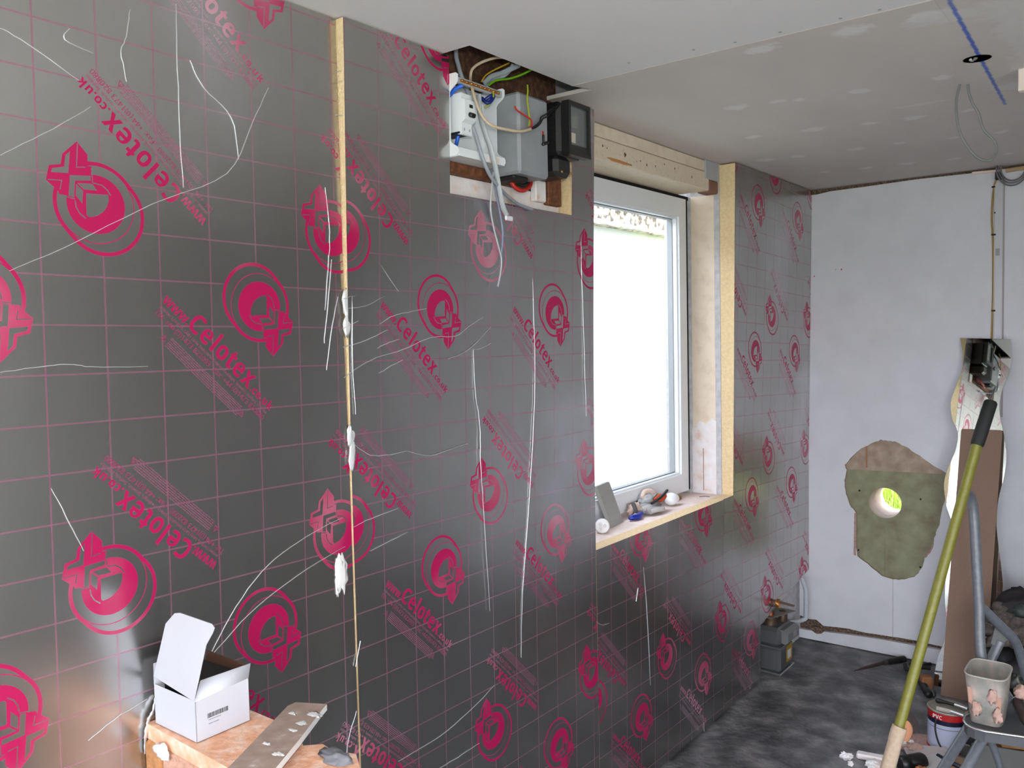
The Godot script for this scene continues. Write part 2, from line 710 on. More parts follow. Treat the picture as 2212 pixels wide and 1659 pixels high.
func boards() -> void:
	# 1: nearest, runs out of the picture on the left
	var flat0 := func(_y: float) -> float: return 0.0
	var b := thing("insulation_board", "nearest foil-faced insulation board, full height, reaching out of the picture at the left edge", "board", Vector3(0, 0, -0.8))
	foam(b, [-0.45, 0.012, 1.392, 0.012, 1.392, 2.508, -0.45, 2.508], -0.053, flat0)
	facing("foil_facing", b, -0.45, 1.392, k_(0.012), k_(2.508), flat0, Vector2(1.18, 1.711), -0.0115, Vector2(0.563, 0.72), 0.0, 90, 110)
	for c in [[Vector3(0, 2.318, -0.764), Vector3(0, 2.297, -0.754), Vector3(0, 2.284, -0.804)], [Vector3(0, 2.288, -0.646), Vector3(0, 2.272, -0.69), Vector3(0, 2.228, -0.776)], [Vector3(0, 2.386, -0.88), Vector3(0, 2.331, -0.87), Vector3(0, 2.301, -0.859), Vector3(0, 2.247, -0.866)], [Vector3(0, 2.423, -0.978), Vector3(0, 2.322, -0.975), Vector3(0, 2.166, -0.974), Vector3(0, 2.06, -0.977)], [Vector3(0, 2.072, -0.635), Vector3(0, 2.119, -0.706), Vector3(0, 2.185, -0.795)], [Vector3(0, 1.876, -0.64), Vector3(0, 1.936, -0.761), Vector3(0, 2.02, -0.909), Vector3(0, 2.102, -1.079), Vector3(0, 2.221, -1.148), Vector3(0, 2.305, -1.194)], [Vector3(0, 1.701, -0.616), Vector3(0, 1.708, -0.685), Vector3(0, 1.711, -0.734), Vector3(0, 1.704, -0.775), Vector3(0, 1.7, -0.884)], [Vector3(0, 1.489, -0.69), Vector3(0, 1.42, -0.719), Vector3(0, 1.364, -0.742)], [Vector3(0, 1.094, -0.997), Vector3(0, 1.174, -1.059), Vector3(0, 1.246, -1.146), Vector3(0, 1.287, -1.251), Vector3(0, 1.313, -1.365)], [Vector3(0, 1.09, -1.001), Vector3(0, 1.15, -1.093), Vector3(0, 1.202, -1.221), Vector3(-0, 1.241, -1.369)], [Vector3(0, 2.105, -1.345), Vector3(0, 2.003, -1.354), Vector3(0, 1.904, -1.344), Vector3(0, 1.816, -1.332)], [Vector3(0, 1.937, -1.357), Vector3(0, 1.827, -1.341), Vector3(0, 1.739, -1.326)], [Vector3(0, 1.85, -1.373), Vector3(0, 1.761, -1.348), Vector3(0, 1.673, -1.33)], [Vector3(0, 2.319, -1.003), Vector3(0, 2.27, -1.033), Vector3(0, 2.221, -1.096), Vector3(0, 2.135, -1.109)], [Vector3(0, 1.007, -0.733), Vector3(0, 1.032, -0.796), Vector3(0, 1.044, -0.851)], [Vector3(-0, 0.822, -1.389), Vector3(0, 0.758, -1.359), Vector3(0, 0.699, -1.346)]]:
		crease(b, c, 0.0011)
	# 2: proud of it, with the notch for the meters
	var ln2 := func(y: float) -> float: return 0.004 + 0.023 * pow(clampf((y - 1.25) / 1.2, 0.0, 1.0), 1.6)
	b = thing("insulation_board", "tall foil-faced insulation board with a notch cut for the electricity meters at the ceiling", "board", Vector3(0, 0, -2.0))
	foam(b, [1.395, 0.012, 2.505, 0.012, 2.505, 2.508, 2.37, 2.508, 2.37, 2.14, 1.768, 2.14, 1.768, 2.508, 1.395, 2.508], -0.053, ln2)
	var tp := Vector2(1.755, 1.712)
	var pr := Vector2(0.547, 0.716)
	facing("foil_facing", b, 1.395, 1.768, k_(2.14), k_(2.508), ln2, tp, -0.008, pr, 3.0, 20, 20)
	facing("foil_facing", b, 2.37, 2.505, k_(2.14), k_(2.508), ln2, tp, -0.008, pr, 3.0, 8, 20)
	facing("foil_facing", b, 1.395, 2.505, k_(0.012), k_(2.14), ln2, tp, -0.008, pr, 3.0, 60, 100)
	var cr := 0.012
	for c in [[Vector3(0.015, 2.274, -1.422), Vector3(0.015, 2.271, -1.467), Vector3(0.015, 2.291, -1.53), Vector3(0.015, 2.315, -1.622)], [Vector3(0.015, 2.223, -1.405), Vector3(0.015, 2.246, -1.474), Vector3(0.015, 2.265, -1.529)], [Vector3(0.015, 2.18, -1.463), Vector3(0.015, 2.198, -1.511), Vector3(0.015, 2.206, -1.553)], [Vector3(0.015, 2.128, -1.473), Vector3(0.015, 2.154, -1.537), Vector3(0.015, 2.2, -1.626), Vector3(0.015, 2.227, -1.749)], [Vector3(0.015, 2.379, -1.376), Vector3(0.015, 2.392, -1.413), Vector3(0.015, 2.419, -1.431)], [Vector3(0.015, 2.355, -1.379), Vector3(0.015, 2.369, -1.415)], [Vector3(0.015, 2.277, -1.372), Vector3(0.015, 2.285, -1.426)],
		[Vector3(0.01, 1.843, -1.379), Vector3(0.01, 1.85, -1.409), Vector3(0.01, 1.858, -1.444)], [Vector3(0.01, 1.819, -1.385), Vector3(0.01, 1.828, -1.453), Vector3(0.01, 1.853, -1.517), Vector3(0.01, 1.862, -1.566)], [Vector3(0.01, 1.783, -1.498), Vector3(0.01, 1.804, -1.547), Vector3(0.01, 1.813, -1.598), Vector3(0.01, 1.824, -1.669)], [Vector3(0.01, 1.772, -1.376), Vector3(0.01, 1.791, -1.426)], [Vector3(0.01, 1.727, -1.374), Vector3(0.01, 1.742, -1.449), Vector3(0.01, 1.768, -1.526)], [Vector3(0.01, 1.722, -1.487), Vector3(0.01, 1.733, -1.52), Vector3(0.01, 1.743, -1.565)], [Vector3(0.01, 1.654, -1.374), Vector3(0.01, 1.693, -1.463), Vector3(0.01, 1.716, -1.577), Vector3(0.01, 1.745, -1.683), Vector3(0.01, 1.75, -1.787), Vector3(0.01, 1.778, -1.848), Vector3(0.01, 1.801, -1.907)], [Vector3(0.01, 1.659, -1.49), Vector3(0.01, 1.676, -1.534), Vector3(0.01, 1.689, -1.576)], [Vector3(0.01, 1.686, -1.752), Vector3(0.01, 1.701, -1.815), Vector3(0.01, 1.724, -1.866), Vector3(0.01, 1.774, -1.942)], [Vector3(0.01, 1.709, -1.86), Vector3(0.01, 1.712, -1.897), Vector3(0.01, 1.726, -1.94)],
		[Vector3(0.01, 1.708, -1.86), Vector3(0.01, 1.596, -1.863), Vector3(0.01, 1.488, -1.88), Vector3(0.01, 1.38, -1.88), Vector3(0.01, 1.215, -1.889), Vector3(0.01, 0.935, -1.906)], [Vector3(0.008, 1.491, -1.397), Vector3(0.008, 1.455, -1.455), Vector3(0.008, 1.448, -1.526), Vector3(0.008, 1.45, -1.582)], [Vector3(0.008, 1.45, -1.582), Vector3(0.008, 1.427, -1.673), Vector3(0.008, 1.437, -1.768), Vector3(0.008, 1.442, -1.827)], [Vector3(0.01, 1.906, -1.404), Vector3(0.01, 1.839, -1.408), Vector3(0.01, 1.681, -1.404), Vector3(0.01, 1.562, -1.408)], [Vector3(0.01, 1.913, -1.441), Vector3(0.01, 1.86, -1.445)], [Vector3(0.012, 2.045, -1.408), Vector3(0.012, 1.966, -1.472), Vector3(0.012, 1.866, -1.565)],
		[Vector3(0.012, 1.926, -2.151), Vector3(0.01, 1.637, -2.156), Vector3(0.008, 1.404, -2.138), Vector3(0.006, 1.175, -2.108), Vector3(0.005, 0.933, -2.072), Vector3(0.004, 0.745, -2.062)], [Vector3(0.018, 2.357, -2.404), Vector3(0.016, 2.168, -2.421), Vector3(0.013, 1.86, -2.433), Vector3(0.01, 1.465, -2.448)], [Vector3(0.004, 0.703, -1.927), Vector3(0.004, 0.67, -1.823), Vector3(0.004, 0.643, -1.683), Vector3(0.004, 0.638, -1.522)], [Vector3(0.004, 0.556, -1.85), Vector3(0.004, 0.553, -1.757), Vector3(0.004, 0.553, -1.68)], [Vector3(0.006, 1.283, -1.391), Vector3(0.006, 1.295, -1.45), Vector3(0.006, 1.304, -1.547)], [Vector3(0.006, 1.214, -1.446), Vector3(0.006, 1.227, -1.528), Vector3(0.006, 1.235, -1.579)], [Vector3(0.004, 0.936, -1.387), Vector3(0.004, 0.995, -1.405)]]:
		crease(b, c, 0.0013)
	# crumpled foil and adhesive along the joint
	for q in [[Vector3(0.009, 1.833, -1.39), 0.06], [Vector3(0.009, 1.777, -1.39), 0.05], [Vector3(0.006, 1.506, -1.393), 0.05], [Vector3(0.006, 1.46, -1.396), 0.07]]:
		var s := mb()
		var at: Vector3 = q[0]
		lump(s, at, Vector3(0.005, q[1], 0.02), 0.5, int(at.y * 100.0), 7)
		obj("adhesive_smear", s, M.white_foil, b)
	# 3: under the window
	var flat3 := func(_y: float) -> float: return 0.004
	b = thing("insulation_board", "low foil-faced insulation board under the window, its yellow foam edge showing on top", "board", Vector3(0, 0, -3.0))
	foam(b, [2.508, 0.012, 3.585, 0.012, 3.585, 0.988, 2.508, 0.988], -0.053, flat3)
	facing("foil_facing", b, 2.508, 3.585, k_(0.012), k_(0.988), flat3, Vector2(2.86, 0.864), -0.02, Vector2(0.545, 0.70), 6.0, 60, 50)
	for c in [[Vector3(0.004, 0.851, -2.843), Vector3(0.004, 0.655, -2.867), Vector3(0.004, 0.374, -2.885)], [Vector3(0.004, 0.781, -2.798), Vector3(0.004, 0.732, -2.783)], [Vector3(0.004, 0.735, -2.5), Vector3(0.004, 0.713, -2.536), Vector3(0.004, 0.705, -2.587)], [Vector3(0.004, 0.047, -3.358), Vector3(0.004, 0.004, -3.361)]]:
		crease(b, c, 0.0012)
	# 4: to the right of the window, cut away at the gas meter
	var ln4 := func(y: float) -> float: return 0.003 + 0.021 * clampf((y - 1.0) / 1.5, 0.0, 1.0)
	b = thing("insulation_board", "farthest foil-faced insulation board between the window and back wall, cut away round the gas meter", "board", Vector3(0, 0, -4.0))
	foam(b, [3.587, 0.012, 4.02, 0.012, 4.02, 0.29, 4.735, 0.405, 4.735, 2.505, 3.70, 2.505, 3.70, 0.99, 3.587, 0.99], -0.053, ln4)
	var t4 := Vector2(3.405, 0.864)
	facing("foil_facing", b, 3.587, 3.70, k_(0.012), k_(0.99), ln4, t4, -0.04, Vector2(0.545, 0.70), 9.0, 8, 40)
	facing("foil_facing", b, 3.70, 4.02, k_(0.012), k_(2.505), ln4, t4, -0.04, Vector2(0.545, 0.70), 9.0, 20, 90)
	facing("foil_facing", b, 4.02, 4.735, func(s: float) -> float: return 0.29 + 0.115 * (s - 4.02) / 0.715, k_(2.505), ln4, t4, -0.04, Vector2(0.545, 0.70), 9.0, 36, 80)
	var s2 := mb()
	lump(s2, Vector3(0.002, 1.178, -1.354), Vector3(0.004, 0.085, 0.035), 0.6, 4, 8)
	obj("plaster_smear", s2, M.filler, get_node("insulation_board"))
	s2 = mb()
	lump(s2, Vector3(0.001, 1.154, -1.34), Vector3(0.003, 0.05, 0.012), 0.6, 14, 8)
	obj("plaster_smear", s2, M.filler, get_node("insulation_board"))


# ------------------------------------------------------------------ materials
func materials() -> void:
	foil_print()
	M.crease = plain(Color(0.86, 0.86, 0.87), 0.42, 0.75)
	M.white_foil = plain(Color(0.86, 0.86, 0.86), 0.5, 0.35)
	M.foam = mottled(21, 0.03, [[0.0, Color(0.84, 0.73, 0.56)], [0.5, Color(0.87, 0.765, 0.60)], [1.0, Color(0.90, 0.80, 0.64)]], 3.0, 0.9, 0.5)
	M.filler = plain(Color(0.86, 0.85, 0.84), 0.9)
	M.white_wall = mottled(31, 0.012, [[0.0, Color(0.79, 0.785, 0.805)], [1.0, Color(0.82, 0.815, 0.835)]], 0.7, 0.85, 0.12)
	M.pink_plaster = mottled(32, 0.03, [[0.0, Color(0.58, 0.46, 0.42)], [1.0, Color(0.70, 0.58, 0.54)]], 4.0, 0.95)
	M.green_paint = mottled(33, 0.010, [[0.0, Color(0.46, 0.41, 0.33)], [0.3, Color(0.50, 0.485, 0.39)], [0.55, Color(0.52, 0.52, 0.415)], [1.0, Color(0.57, 0.57, 0.47)]], 1.7, 0.75, 0.1)
	M.tan_plaster = mottled(34, 0.012, [[0.0, Color(0.55, 0.47, 0.41)], [0.6, Color(0.63, 0.55, 0.49)], [1.0, Color(0.70, 0.62, 0.56)]], 2.0, 0.9)
	M.brown_gap = mottled(35, 0.05, [[0.0, Color(0.20, 0.16, 0.13)], [0.6, Color(0.42, 0.34, 0.28)], [1.0, Color(0.62, 0.53, 0.46)]], 3.0, 0.95, 0.6)
	M.masonry = mottled(36, 0.02, [[0.0, Color(0.66, 0.65, 0.66)], [1.0, Color(0.78, 0.77, 0.78)]], 2.0, 0.9, 0.3)
	M.cream = mottled(37, 0.010, [[0.0, Color(0.83, 0.75, 0.67)], [0.5, Color(0.87, 0.80, 0.72)], [1.0, Color(0.88, 0.81, 0.74)]], 2.4, 0.7, 0.15)
	M.old_paint = mottled(38, 0.035, [[0.0, Color(0.62, 0.53, 0.45)], [0.12, Color(0.78, 0.70, 0.61)], [0.25, Color(0.84, 0.77, 0.68)], [1.0, Color(0.86, 0.79, 0.71)]], 2.2, 0.6, 0.15)
	M.pale_plaster = mottled(39, 0.012, [[0.0, Color(0.82, 0.70, 0.64)], [0.35, Color(0.87, 0.83, 0.82)], [1.0, Color(0.90, 0.89, 0.90)]], 2.2, 0.85, 0.15)
	M.sill = mottled(40, 0.014, [[0.0, Color(0.86, 0.77, 0.73)], [0.6, Color(0.90, 0.82, 0.79)], [1.0, Color(0.92, 0.87, 0.85)]], 2.5, 0.8, 0.15)
	M.pvc = plain(Color(0.88, 0.885, 0.90), 0.3)
	M.gasket = plain(Color(0.55, 0.57, 0.58), 0.6)
	M.void = plain(Color(0.05, 0.04, 0.04), 0.95)
	var g := plain(Color(0.95, 0.98, 1.0, 0.06), 0.02)
	g.transparency = BaseMaterial3D.TRANSPARENCY_ALPHA
	M.glass = g
	M.timber = mottled(41, 0.02, [[0.0, Color(0.30, 0.17, 0.09)], [0.6, Color(0.43, 0.25, 0.14)], [1.0, Color(0.55, 0.35, 0.21)]], 4.0, 0.7, 0.3)
	M.dark_timber = mottled(42, 0.025, [[0.0, Color(0.20, 0.12, 0.08)], [0.6, Color(0.33, 0.21, 0.14)], [0.93, Color(0.42, 0.29, 0.20)], [1.0, Color(0.62, 0.55, 0.48)]], 3.0, 0.8, 0.4)
	M.white_plastic = plain(Color(0.86, 0.87, 0.88), 0.35)
	M.grey_plastic = mottled(43, 0.006, [[0.0, Color(0.50, 0.505, 0.52)], [1.0, Color(0.56, 0.565, 0.58)]], 3.0, 0.45)
	M.black_plastic = mottled(44, 0.03, [[0.0, Color(0.10, 0.10, 0.10)], [0.75, Color(0.14, 0.14, 0.14)], [1.0, Color(0.32, 0.31, 0.30)]], 6.0, 0.35)
	M.grey_cable = plain(Color(0.55, 0.57, 0.60), 0.45)
	M.pale_cable = plain(Color(0.66, 0.67, 0.68), 0.45)
	M.cream_cable = plain(Color(0.74, 0.66, 0.56), 0.5)
	M.blue = plain(Color(0.13, 0.36, 0.78), 0.4)
	M.yellow_green = plain(Color(0.58, 0.62, 0.10), 0.45)
	M.green = plain(Color(0.38, 0.62, 0.05), 0.45)
	M.yellow = plain(Color(0.66, 0.53, 0.12), 0.5)
	M.red = plain(Color(0.72, 0.13, 0.10), 0.45)
	M.black = plain(Color(0.05, 0.05, 0.05), 0.5)
	M.dark = plain(Color(0.09, 0.085, 0.085), 0.6)
	M.brass = plain(Color(0.78, 0.55, 0.30), 0.3, 0.9)
	M.copper = plain(Color(0.62, 0.33, 0.22), 0.4, 0.85)
	M.steel = plain(Color(0.70, 0.70, 0.70), 0.3, 0.9)
	M.card = plain(Color(0.73, 0.73, 0.755), 0.6)
	M.tube_paint = mottled(45, 0.02, [[0.0, Color(0.30, 0.31, 0.33)], [0.7, Color(0.36, 0.37, 0.40)], [0.95, Color(0.42, 0.43, 0.46)], [1.0, Color(0.70, 0.70, 0.70)]], 5.0, 0.38)

# ------------------------------------------------------------------ room shell
func wall_x(x: float) -> Transform3D:      # polygons given as (-z, y), facing +x
	return Transform3D(Basis(Vector3(0, 0, -1), Vector3.UP, Vector3.RIGHT), Vector3(x, 0, 0))

func wall_z(z: float) -> Transform3D:      # polygons given as (x, y), facing +z
	return Transform3D(Basis.IDENTITY, Vector3(0, 0, z))

func csg_block(parent: Node, n: String, lo: Vector3, hi: Vector3, cuts: Array, m: Material, round_cut := []) -> void:
	var c := CSGBox3D.new()
	c.name = n
	c.size = hi - lo
	c.position = (lo + hi) * 0.5
	c.material = m
	for q in cuts:
		var k := CSGBox3D.new()
		k.operation = CSGShape3D.OPERATION_SUBTRACTION
		k.size = q[1] - q[0]
		k.position = (q[0] + q[1]) * 0.5 - c.position
		k.material = m
		k.name = "opening"
		c.add_child(k, true)
	if round_cut.size() > 0:
		var y := CSGCylinder3D.new()
		y.operation = CSGShape3D.OPERATION_SUBTRACTION
		y.radius = round_cut[1]
		y.height = 1.2
		y.sides = 40
		y.rotation.x = PI / 2
		y.position = round_cut[0] - c.position
		y.material = M.tan_plaster
		y.name = "round_opening"
		c.add_child(y, true)
	parent.add_child(c, true)

# level sheet of plasterboard at the ceiling with its picture spread over lo..hi (x, z)
func sheet(n: String, parent: Node, poly: PackedVector2Array, y: float, thick: float, m: Material, lo: Vector2, hi: Vector2) -> void:
	var s := mb()
	flat(s)
	var p := poly
	if Geometry2D.is_polygon_clockwise(p):
		p.reverse()
	var t := Geometry2D.triangulate_polygon(p)
	for lv in 2:
		for i in range(0, t.size(), 3):
			var v := []
			for k in 3:
				var q := p[t[i + k]]
				v.append(Vector3(q.x, y + lv * thick, q.y))
			var up: bool = (v[1] - v[0]).cross(v[2] - v[0]).y > 0
			if up != (lv == 1):
				v.reverse()
			for k in [0, 2, 1]:
				s.set_uv(Vector2((v[k].x - lo.x) / (hi.x - lo.x), (v[k].z - lo.y) / (hi.y - lo.y)))
				s.add_vertex(v[k])
	s.set_uv(Vector2(0.5, 0.02))
	for i in p.size():
		var a := p[i]
		var b := p[(i + 1) % p.size()]
		quad(s, Vector3(b.x, y, b.y), Vector3(a.x, y, a.y), Vector3(a.x, y + thick, a.y), Vector3(b.x, y + thick, b.y))
	obj(n, s, m, parent)

func blot(im: Image, lo: Vector2, hi: Vector2, c: Vector2, r: Vector2, col: Color, strength: float, sd: float, stretch := 1.0) -> void:
	var w := im.get_width()
	var h := im.get_height()
	var sx := w / (hi.x - lo.x)
	var sy := h / (hi.y - lo.y)
	var cx := (c.x - lo.x) * sx
	var cy := (c.y - lo.y) * sy
	for py in range(maxi(0, int(cy - r.y * sy * 1.5)), mini(h, int(cy + r.y * sy * 1.5))):
		for px in range(maxi(0, int(cx - r.x * sx * 1.5)), mini(w, int(cx + r.x * sx * 1.5))):
			var dx := (px - cx) / (r.x * sx)
			var dy := (py - cy) / (r.y * sy)
			var d := sqrt(dx * dx + dy * dy)
			var e := d + wob.get_noise_3d(px * 0.05 * stretch, py * 0.05, sd) * 0.55 + wob.get_noise_3d(px * 0.21, py * 0.21, sd + 3.0) * 0.25
			var k := clampf((1.05 - e) * 2.2, 0.0, 1.0) * strength
			if k > 0.01:
				im.set_pixel(px, py, im.get_pixel(px, py).lerp(col, k))

func ceiling_picture() -> ImageTexture:
	var lo := Vector2(-0.3, -4.8)
	var hi := Vector2(3.72, -2.2)
	var im := Image.create(1536, 1024, false, Image.FORMAT_RGB8)
	im.fill(Color(0.765, 0.73, 0.71))
	var big := FastNoiseLite.new()
	big.frequency = 0.008
	big.fractal_octaves = 4
	for y in range(0, 1024, 2):
		for x in range(0, 1536, 2):
			var v := big.get_noise_2d(x, y * 0.5) * 0.02
			im.fill_rect(Rect2i(x, y, 2, 2), Color(0.765 + v, 0.73 + v, 0.71 + v))
	var white := Color(0.85, 0.84, 0.835)
	var k := 0.0
	for q in [[0.69, -2.298, 0.055], [0.923, -2.323, 0.06], [1.099, -2.341, 0.06]]:
		k += 17.0
		blot(im, lo, hi, Vector2(q[0], q[1]), Vector2(q[2], 0.042), white, 0.75, k)
	for q in [[0.782, -2.911, 0.036], [1.015, -2.93, 0.037], [0.397, -2.829, 0.041], [0.536, -2.851, 0.03], [0.596, -2.882, 0.022], [0.27, -3.297, 0.035], [0.49, -3.338, 0.046], [0.679, -3.389, 0.036], [0.832, -3.412, 0.044], [1.011, -3.433, 0.032], [0.271, -3.795, 0.04], [0.132, -3.77, 0.044], [0.514, -3.821, 0.041], [0.685, -3.829, 0.028], [0.876, -3.883, 0.03], [1.042, -3.908, 0.03], [0.241, -4.259, 0.033], [0.424, -4.301, 0.032], [0.6, -4.326, 0.042], [0.798, -4.364, 0.034], [0.996, -4.414, 0.027], [1.35, -3.43, 0.035], [1.5, -3.86, 0.035], [1.62, -2.95, 0.036], [1.8, -3.4, 0.034]]:
		k += 17.0
		blot(im, lo, hi, Vector2(q[0], q[1]), Vector2(q[2], q[2] * 0.9), white, 0.62, k)
	blot(im, lo, hi, Vector2(0.90, -3.227), Vector2(0.13, 0.018), white, 0.35, 900.0)
	for q in [[1.30, -2.42, 0.11, 0.16], [1.28, -2.62, 0.085, 0.15], [1.27, -2.83, 0.07, 0.12], [1.25, -3.00, 0.06, 0.10], [1.14, -2.38, 0.12, 0.05], [1.20, -3.2, 0.10, 0.05], [1.45, -2.6, 0.14, 0.4]]:
		k += 17.0
		blot(im, lo, hi, Vector2(q[0], q[1]), Vector2(q[2], q[3]), Color(0.80, 0.785, 0.775), 0.75, k)
	# snapped blue chalk line
	var a := Vector2(1.1635, -2.262)
	var b := Vector2(1.122, -3.44)
	for i in 900:
		var t := i / 900.0
		var p := a.lerp(b, t)
		var fx := (p.x - lo.x) / (hi.x - lo.x) * 1536.0
		var fy := (p.y - lo.y) / (hi.y - lo.y) * 1024.0
		var s := clampf(0.55 + 1.2 * t, 0.0, 1.0) if t < 0.45 else clampf(1.3 - 0.9 * t, 0.15, 0.9)
		for dx in range(-2, 3):
			for dy in 2:
				var px := int(fx) + dx
				var py := int(fy) + dy
				if px >= 0 and py >= 0 and px < 1536 and py < 1024:
					im.set_pixel(px, py, im.get_pixel(px, py).lerp(Color(0.20, 0.32, 0.72), s * (0.5 if absi(dx) < 2 else 0.14) * (0.75 + 0.4 * wob.get_noise_1d(i * 0.3))))
	return ImageTexture.create_from_image(im)

func room() -> void:
	# floor
	var fl := structure("floor", "dark dusty concrete floor of the stripped kitchen")
	var s := mb()
	box2(s, Vector3(-0.4, -0.12, BACK - 0.1), Vector3(3.9, 0.0, 2.4))
	var fm := plain(Color.WHITE, 0.62)
	fm.albedo_texture = noise_tex(61, 0.009, [[0.0, Color(0.24, 0.24, 0.25)], [0.4, Color(0.35, 0.35, 0.36)], [0.62, Color(0.44, 0.438, 0.445)], [0.85, Color(0.53, 0.525, 0.525)], [1.0, Color(0.64, 0.63, 0.62)]], 1024, 6)
	fm.uv1_triplanar = true
	fm.uv1_scale = Vector3.ONE * 0.55
	fm.normal_enabled = true
	fm.normal_texture = noise_tex(62, 0.03, [], 1024, 5, true, 7.0)
	fm.normal_scale = 0.35
	fm.roughness_texture = noise_tex(63, 0.01, [[0.0, Color(0.6, 0.6, 0.6)], [1.0, Color(1, 1, 1)]], 512, 4)
	obj("slab", s, fm, fl)
	# ceiling: two sheets meeting in a line across the room
	var cl := structure("ceiling", "plasterboard ceiling with a butt joint, filled screw heads and a snapped blue chalk line")
	var near := plain(Color(0.83, 0.812, 0.812), 0.9)
	var far := plain(Color.WHITE, 0.9)
	far.albedo_texture = ceiling_picture()
	var hx := 0.115
	sheet("plasterboard_sheet", cl, PackedVector2Array([Vector2(-0.3, -1.752), Vector2(hx, -1.752), Vector2(hx, -2.2325), Vector2(3.72, -2.2325), Vector2(3.72, 2.4), Vector2(-0.3, 2.4)]), ROOM_H, 0.0125, near, Vector2(-0.3, -2.2), Vector2(3.72, 2.4))
	var fp := PackedVector2Array([Vector2(-0.3, -2.312), Vector2(hx + 0.026, -2.312), Vector2(hx, -2.235), Vector2(1.1362, -2.235)])
	for i in 25:
		var an := PI / 2 - TAU * i / 24.0 + (0.004 if i == 24 else -0.004 if i == 0 else 0.0)
		fp.append(Vector2(1.1365 + cos(an) * 0.037, -2.800 + sin(an) * 0.037))
	fp.append_array([Vector2(1.1368, -2.235), Vector2(3.72, -2.235), Vector2(3.72, BACK - 0.02), Vector2(-0.3, BACK - 0.02)])
	sheet("plasterboard_sheet", cl, fp, ROOM_H - 0.0006, 0.0125, far, Vector2(-0.3, -4.8), Vector2(3.72, -2.2))
	s = mb()
	for i in 7:
		var x: float = [0.55, 0.66, 0.78, 0.93, 1.02, 0.36, 1.1][i]
		var z: float = [-2.18, -2.20, -2.205, -2.21, -2.215, -2.16, -2.2][i]
		lathe(s, [Vector2(0.0, -0.0012), Vector2(0.004, -0.0006), Vector2(0.0045, 0.0)], Transform3D(Basis.IDENTITY, Vector3(x, ROOM_H, z)), 10)
	obj("screw_heads", s, M.gasket, cl).set_meta("kind", "stuff")
	# slab over the void
	s = mb()
	box2(s, Vector3(-0.4, 2.78, BACK - 0.35), Vector3(3.95, 2.9, 2.6))
	var roof := obj("roof_slab", s, M.dark_timber)
	roof.set_meta("kind", "structure")
	# outer wall behind the boards
	var wl := structure("wall_left", "masonry outer wall behind the insulation boards, bare round the window")
	csg_block(wl, "masonry", Vector3(-0.335, -0.1, BACK - 0.3), Vector3(-0.0545, 2.78, 2.4), [[Vector3(-0.5, 0.955, -3.70), Vector3(0.1, 2.52, -2.42)]], M.masonry)
	s = mb()
	box2(s, Vector3(-0.20, 0.985, -3.72), Vector3(-0.078, 2.379, -3.699), 0.004)
	obj("reveal_plaster", s, M.cream, wl)
	s = mb()
	prism(s, pv([-0.199, 0.986, -0.08, 0.986, -0.078, 1.33, -0.10, 1.345, -0.13, 1.315, -0.16, 1.33, -0.199, 1.29]), wall_z(-3.6995), 0.002)
	obj("plaster_patch", s, M.pale_plaster, wl)
	s = mb()
	box2(s, Vector3(-0.146, 1.0, -3.6985), Vector3(-0.142, 1.2, -3.6965), 0.0005)
	obj("pink_run", s, M.pink_plaster, wl)
	s = mb()
	box2(s, Vector3(-0.12, 2.43, -3.70), Vector3(-0.056, ROOM_H, -3.563), 0.003)
	obj("grey_plaster", s, plain(Color(0.66, 0.66, 0.68), 0.9), wl)
	s = mb()
	box2(s, Vector3(-0.12, 2.374, -3.70), Vector3(-0.058, 2.43, -3.602), 0.006)
	obj("brick", s, plain(Color(0.52, 0.37, 0.31), 0.95), wl)
	s = mb()
	box2(s, Vector3(-0.27, 1.0, -3.70), Vector3(-0.215, 2.37, -3.656))
	obj("dark_gap", s, M.void, wl)
	s = mb()
	box2(s, Vector3(-0.27, 2.362, -3.70), Vector3(-0.21, 2.379, -2.42))
	obj("dark_gap", s, M.void, wl)
	# lintel of two painted planks over the window
	var li := structure("lintel", "cream-painted timber lintel of two planks over the window")
	s = mb()
	box2(s, Vector3(-0.334, 2.4625, -3.562), Vector3(-0.062, ROOM_H - 0.003, -2.42), 0.003)
	obj("plank", s, M.cream, li)
	s = mb()
	box2(s, Vector3(-0.334, 2.379, -3.604), Vector3(-0.06, 2.460, -2.42), 0.004)
	obj("plank", s, M.old_paint, li)
	s = mb()
	lump(s, Vector3(-0.060, 2.392, -2.82), Vector3(0.0016, 0.012, 0.17), 0.4, 4, 8)
	obj("rubbed_patch", s, plain(Color(0.72, 0.50, 0.30), 0.7), li)
	for q in [[-2.70, 2.432, 0.008], [-2.73, 2.428, 0.006], [-2.86, 2.424, 0.014], [-2.95, 2.412, 0.005], [-2.98, 2.418, 0.006], [-3.03, 2.41, 0.009], [-3.10, 2.415, 0.007], [-3.43, 2.417, 0.009], [-3.27, 2.43, 0.007], [-3.18, 2.435, 0.006]]:
		s = mb()
		lump(s, Vector3(-0.060, q[1], q[0]), Vector3(0.0016, q[2] * 1.1, q[2]), 0.6, int(-q[0] * 100), 6)
		obj("chipped_spot", s, M.brown_gap, li)
	# sill
	s = mb()
	box2(s, Vector3(-0.30, 0.955, -3.70), Vector3(-0.053, 0.9855, -2.42), 0.002)
	var si := obj("sill", s, M.sill)
	si.set_meta("kind", "structure")
	si.set_meta("label", "dusty pink window sill behind the foam edge")
	# end wall: masonry with a round vent hole, old green paint, and a broken skin of white plaster over it
	var wb := structure("wall_back", "white plastered end wall broken open round a vent hole")
	csg_block(wb, "masonry", Vector3(-0.335, -0.1, BACK - 0.30), Vector3(3.9, 2.78, BACK - 0.017), [], M.brown_gap, [Vector3(0.40, 0.817, BACK - 0.2), 0.083])
	var ring := PackedVector2Array()
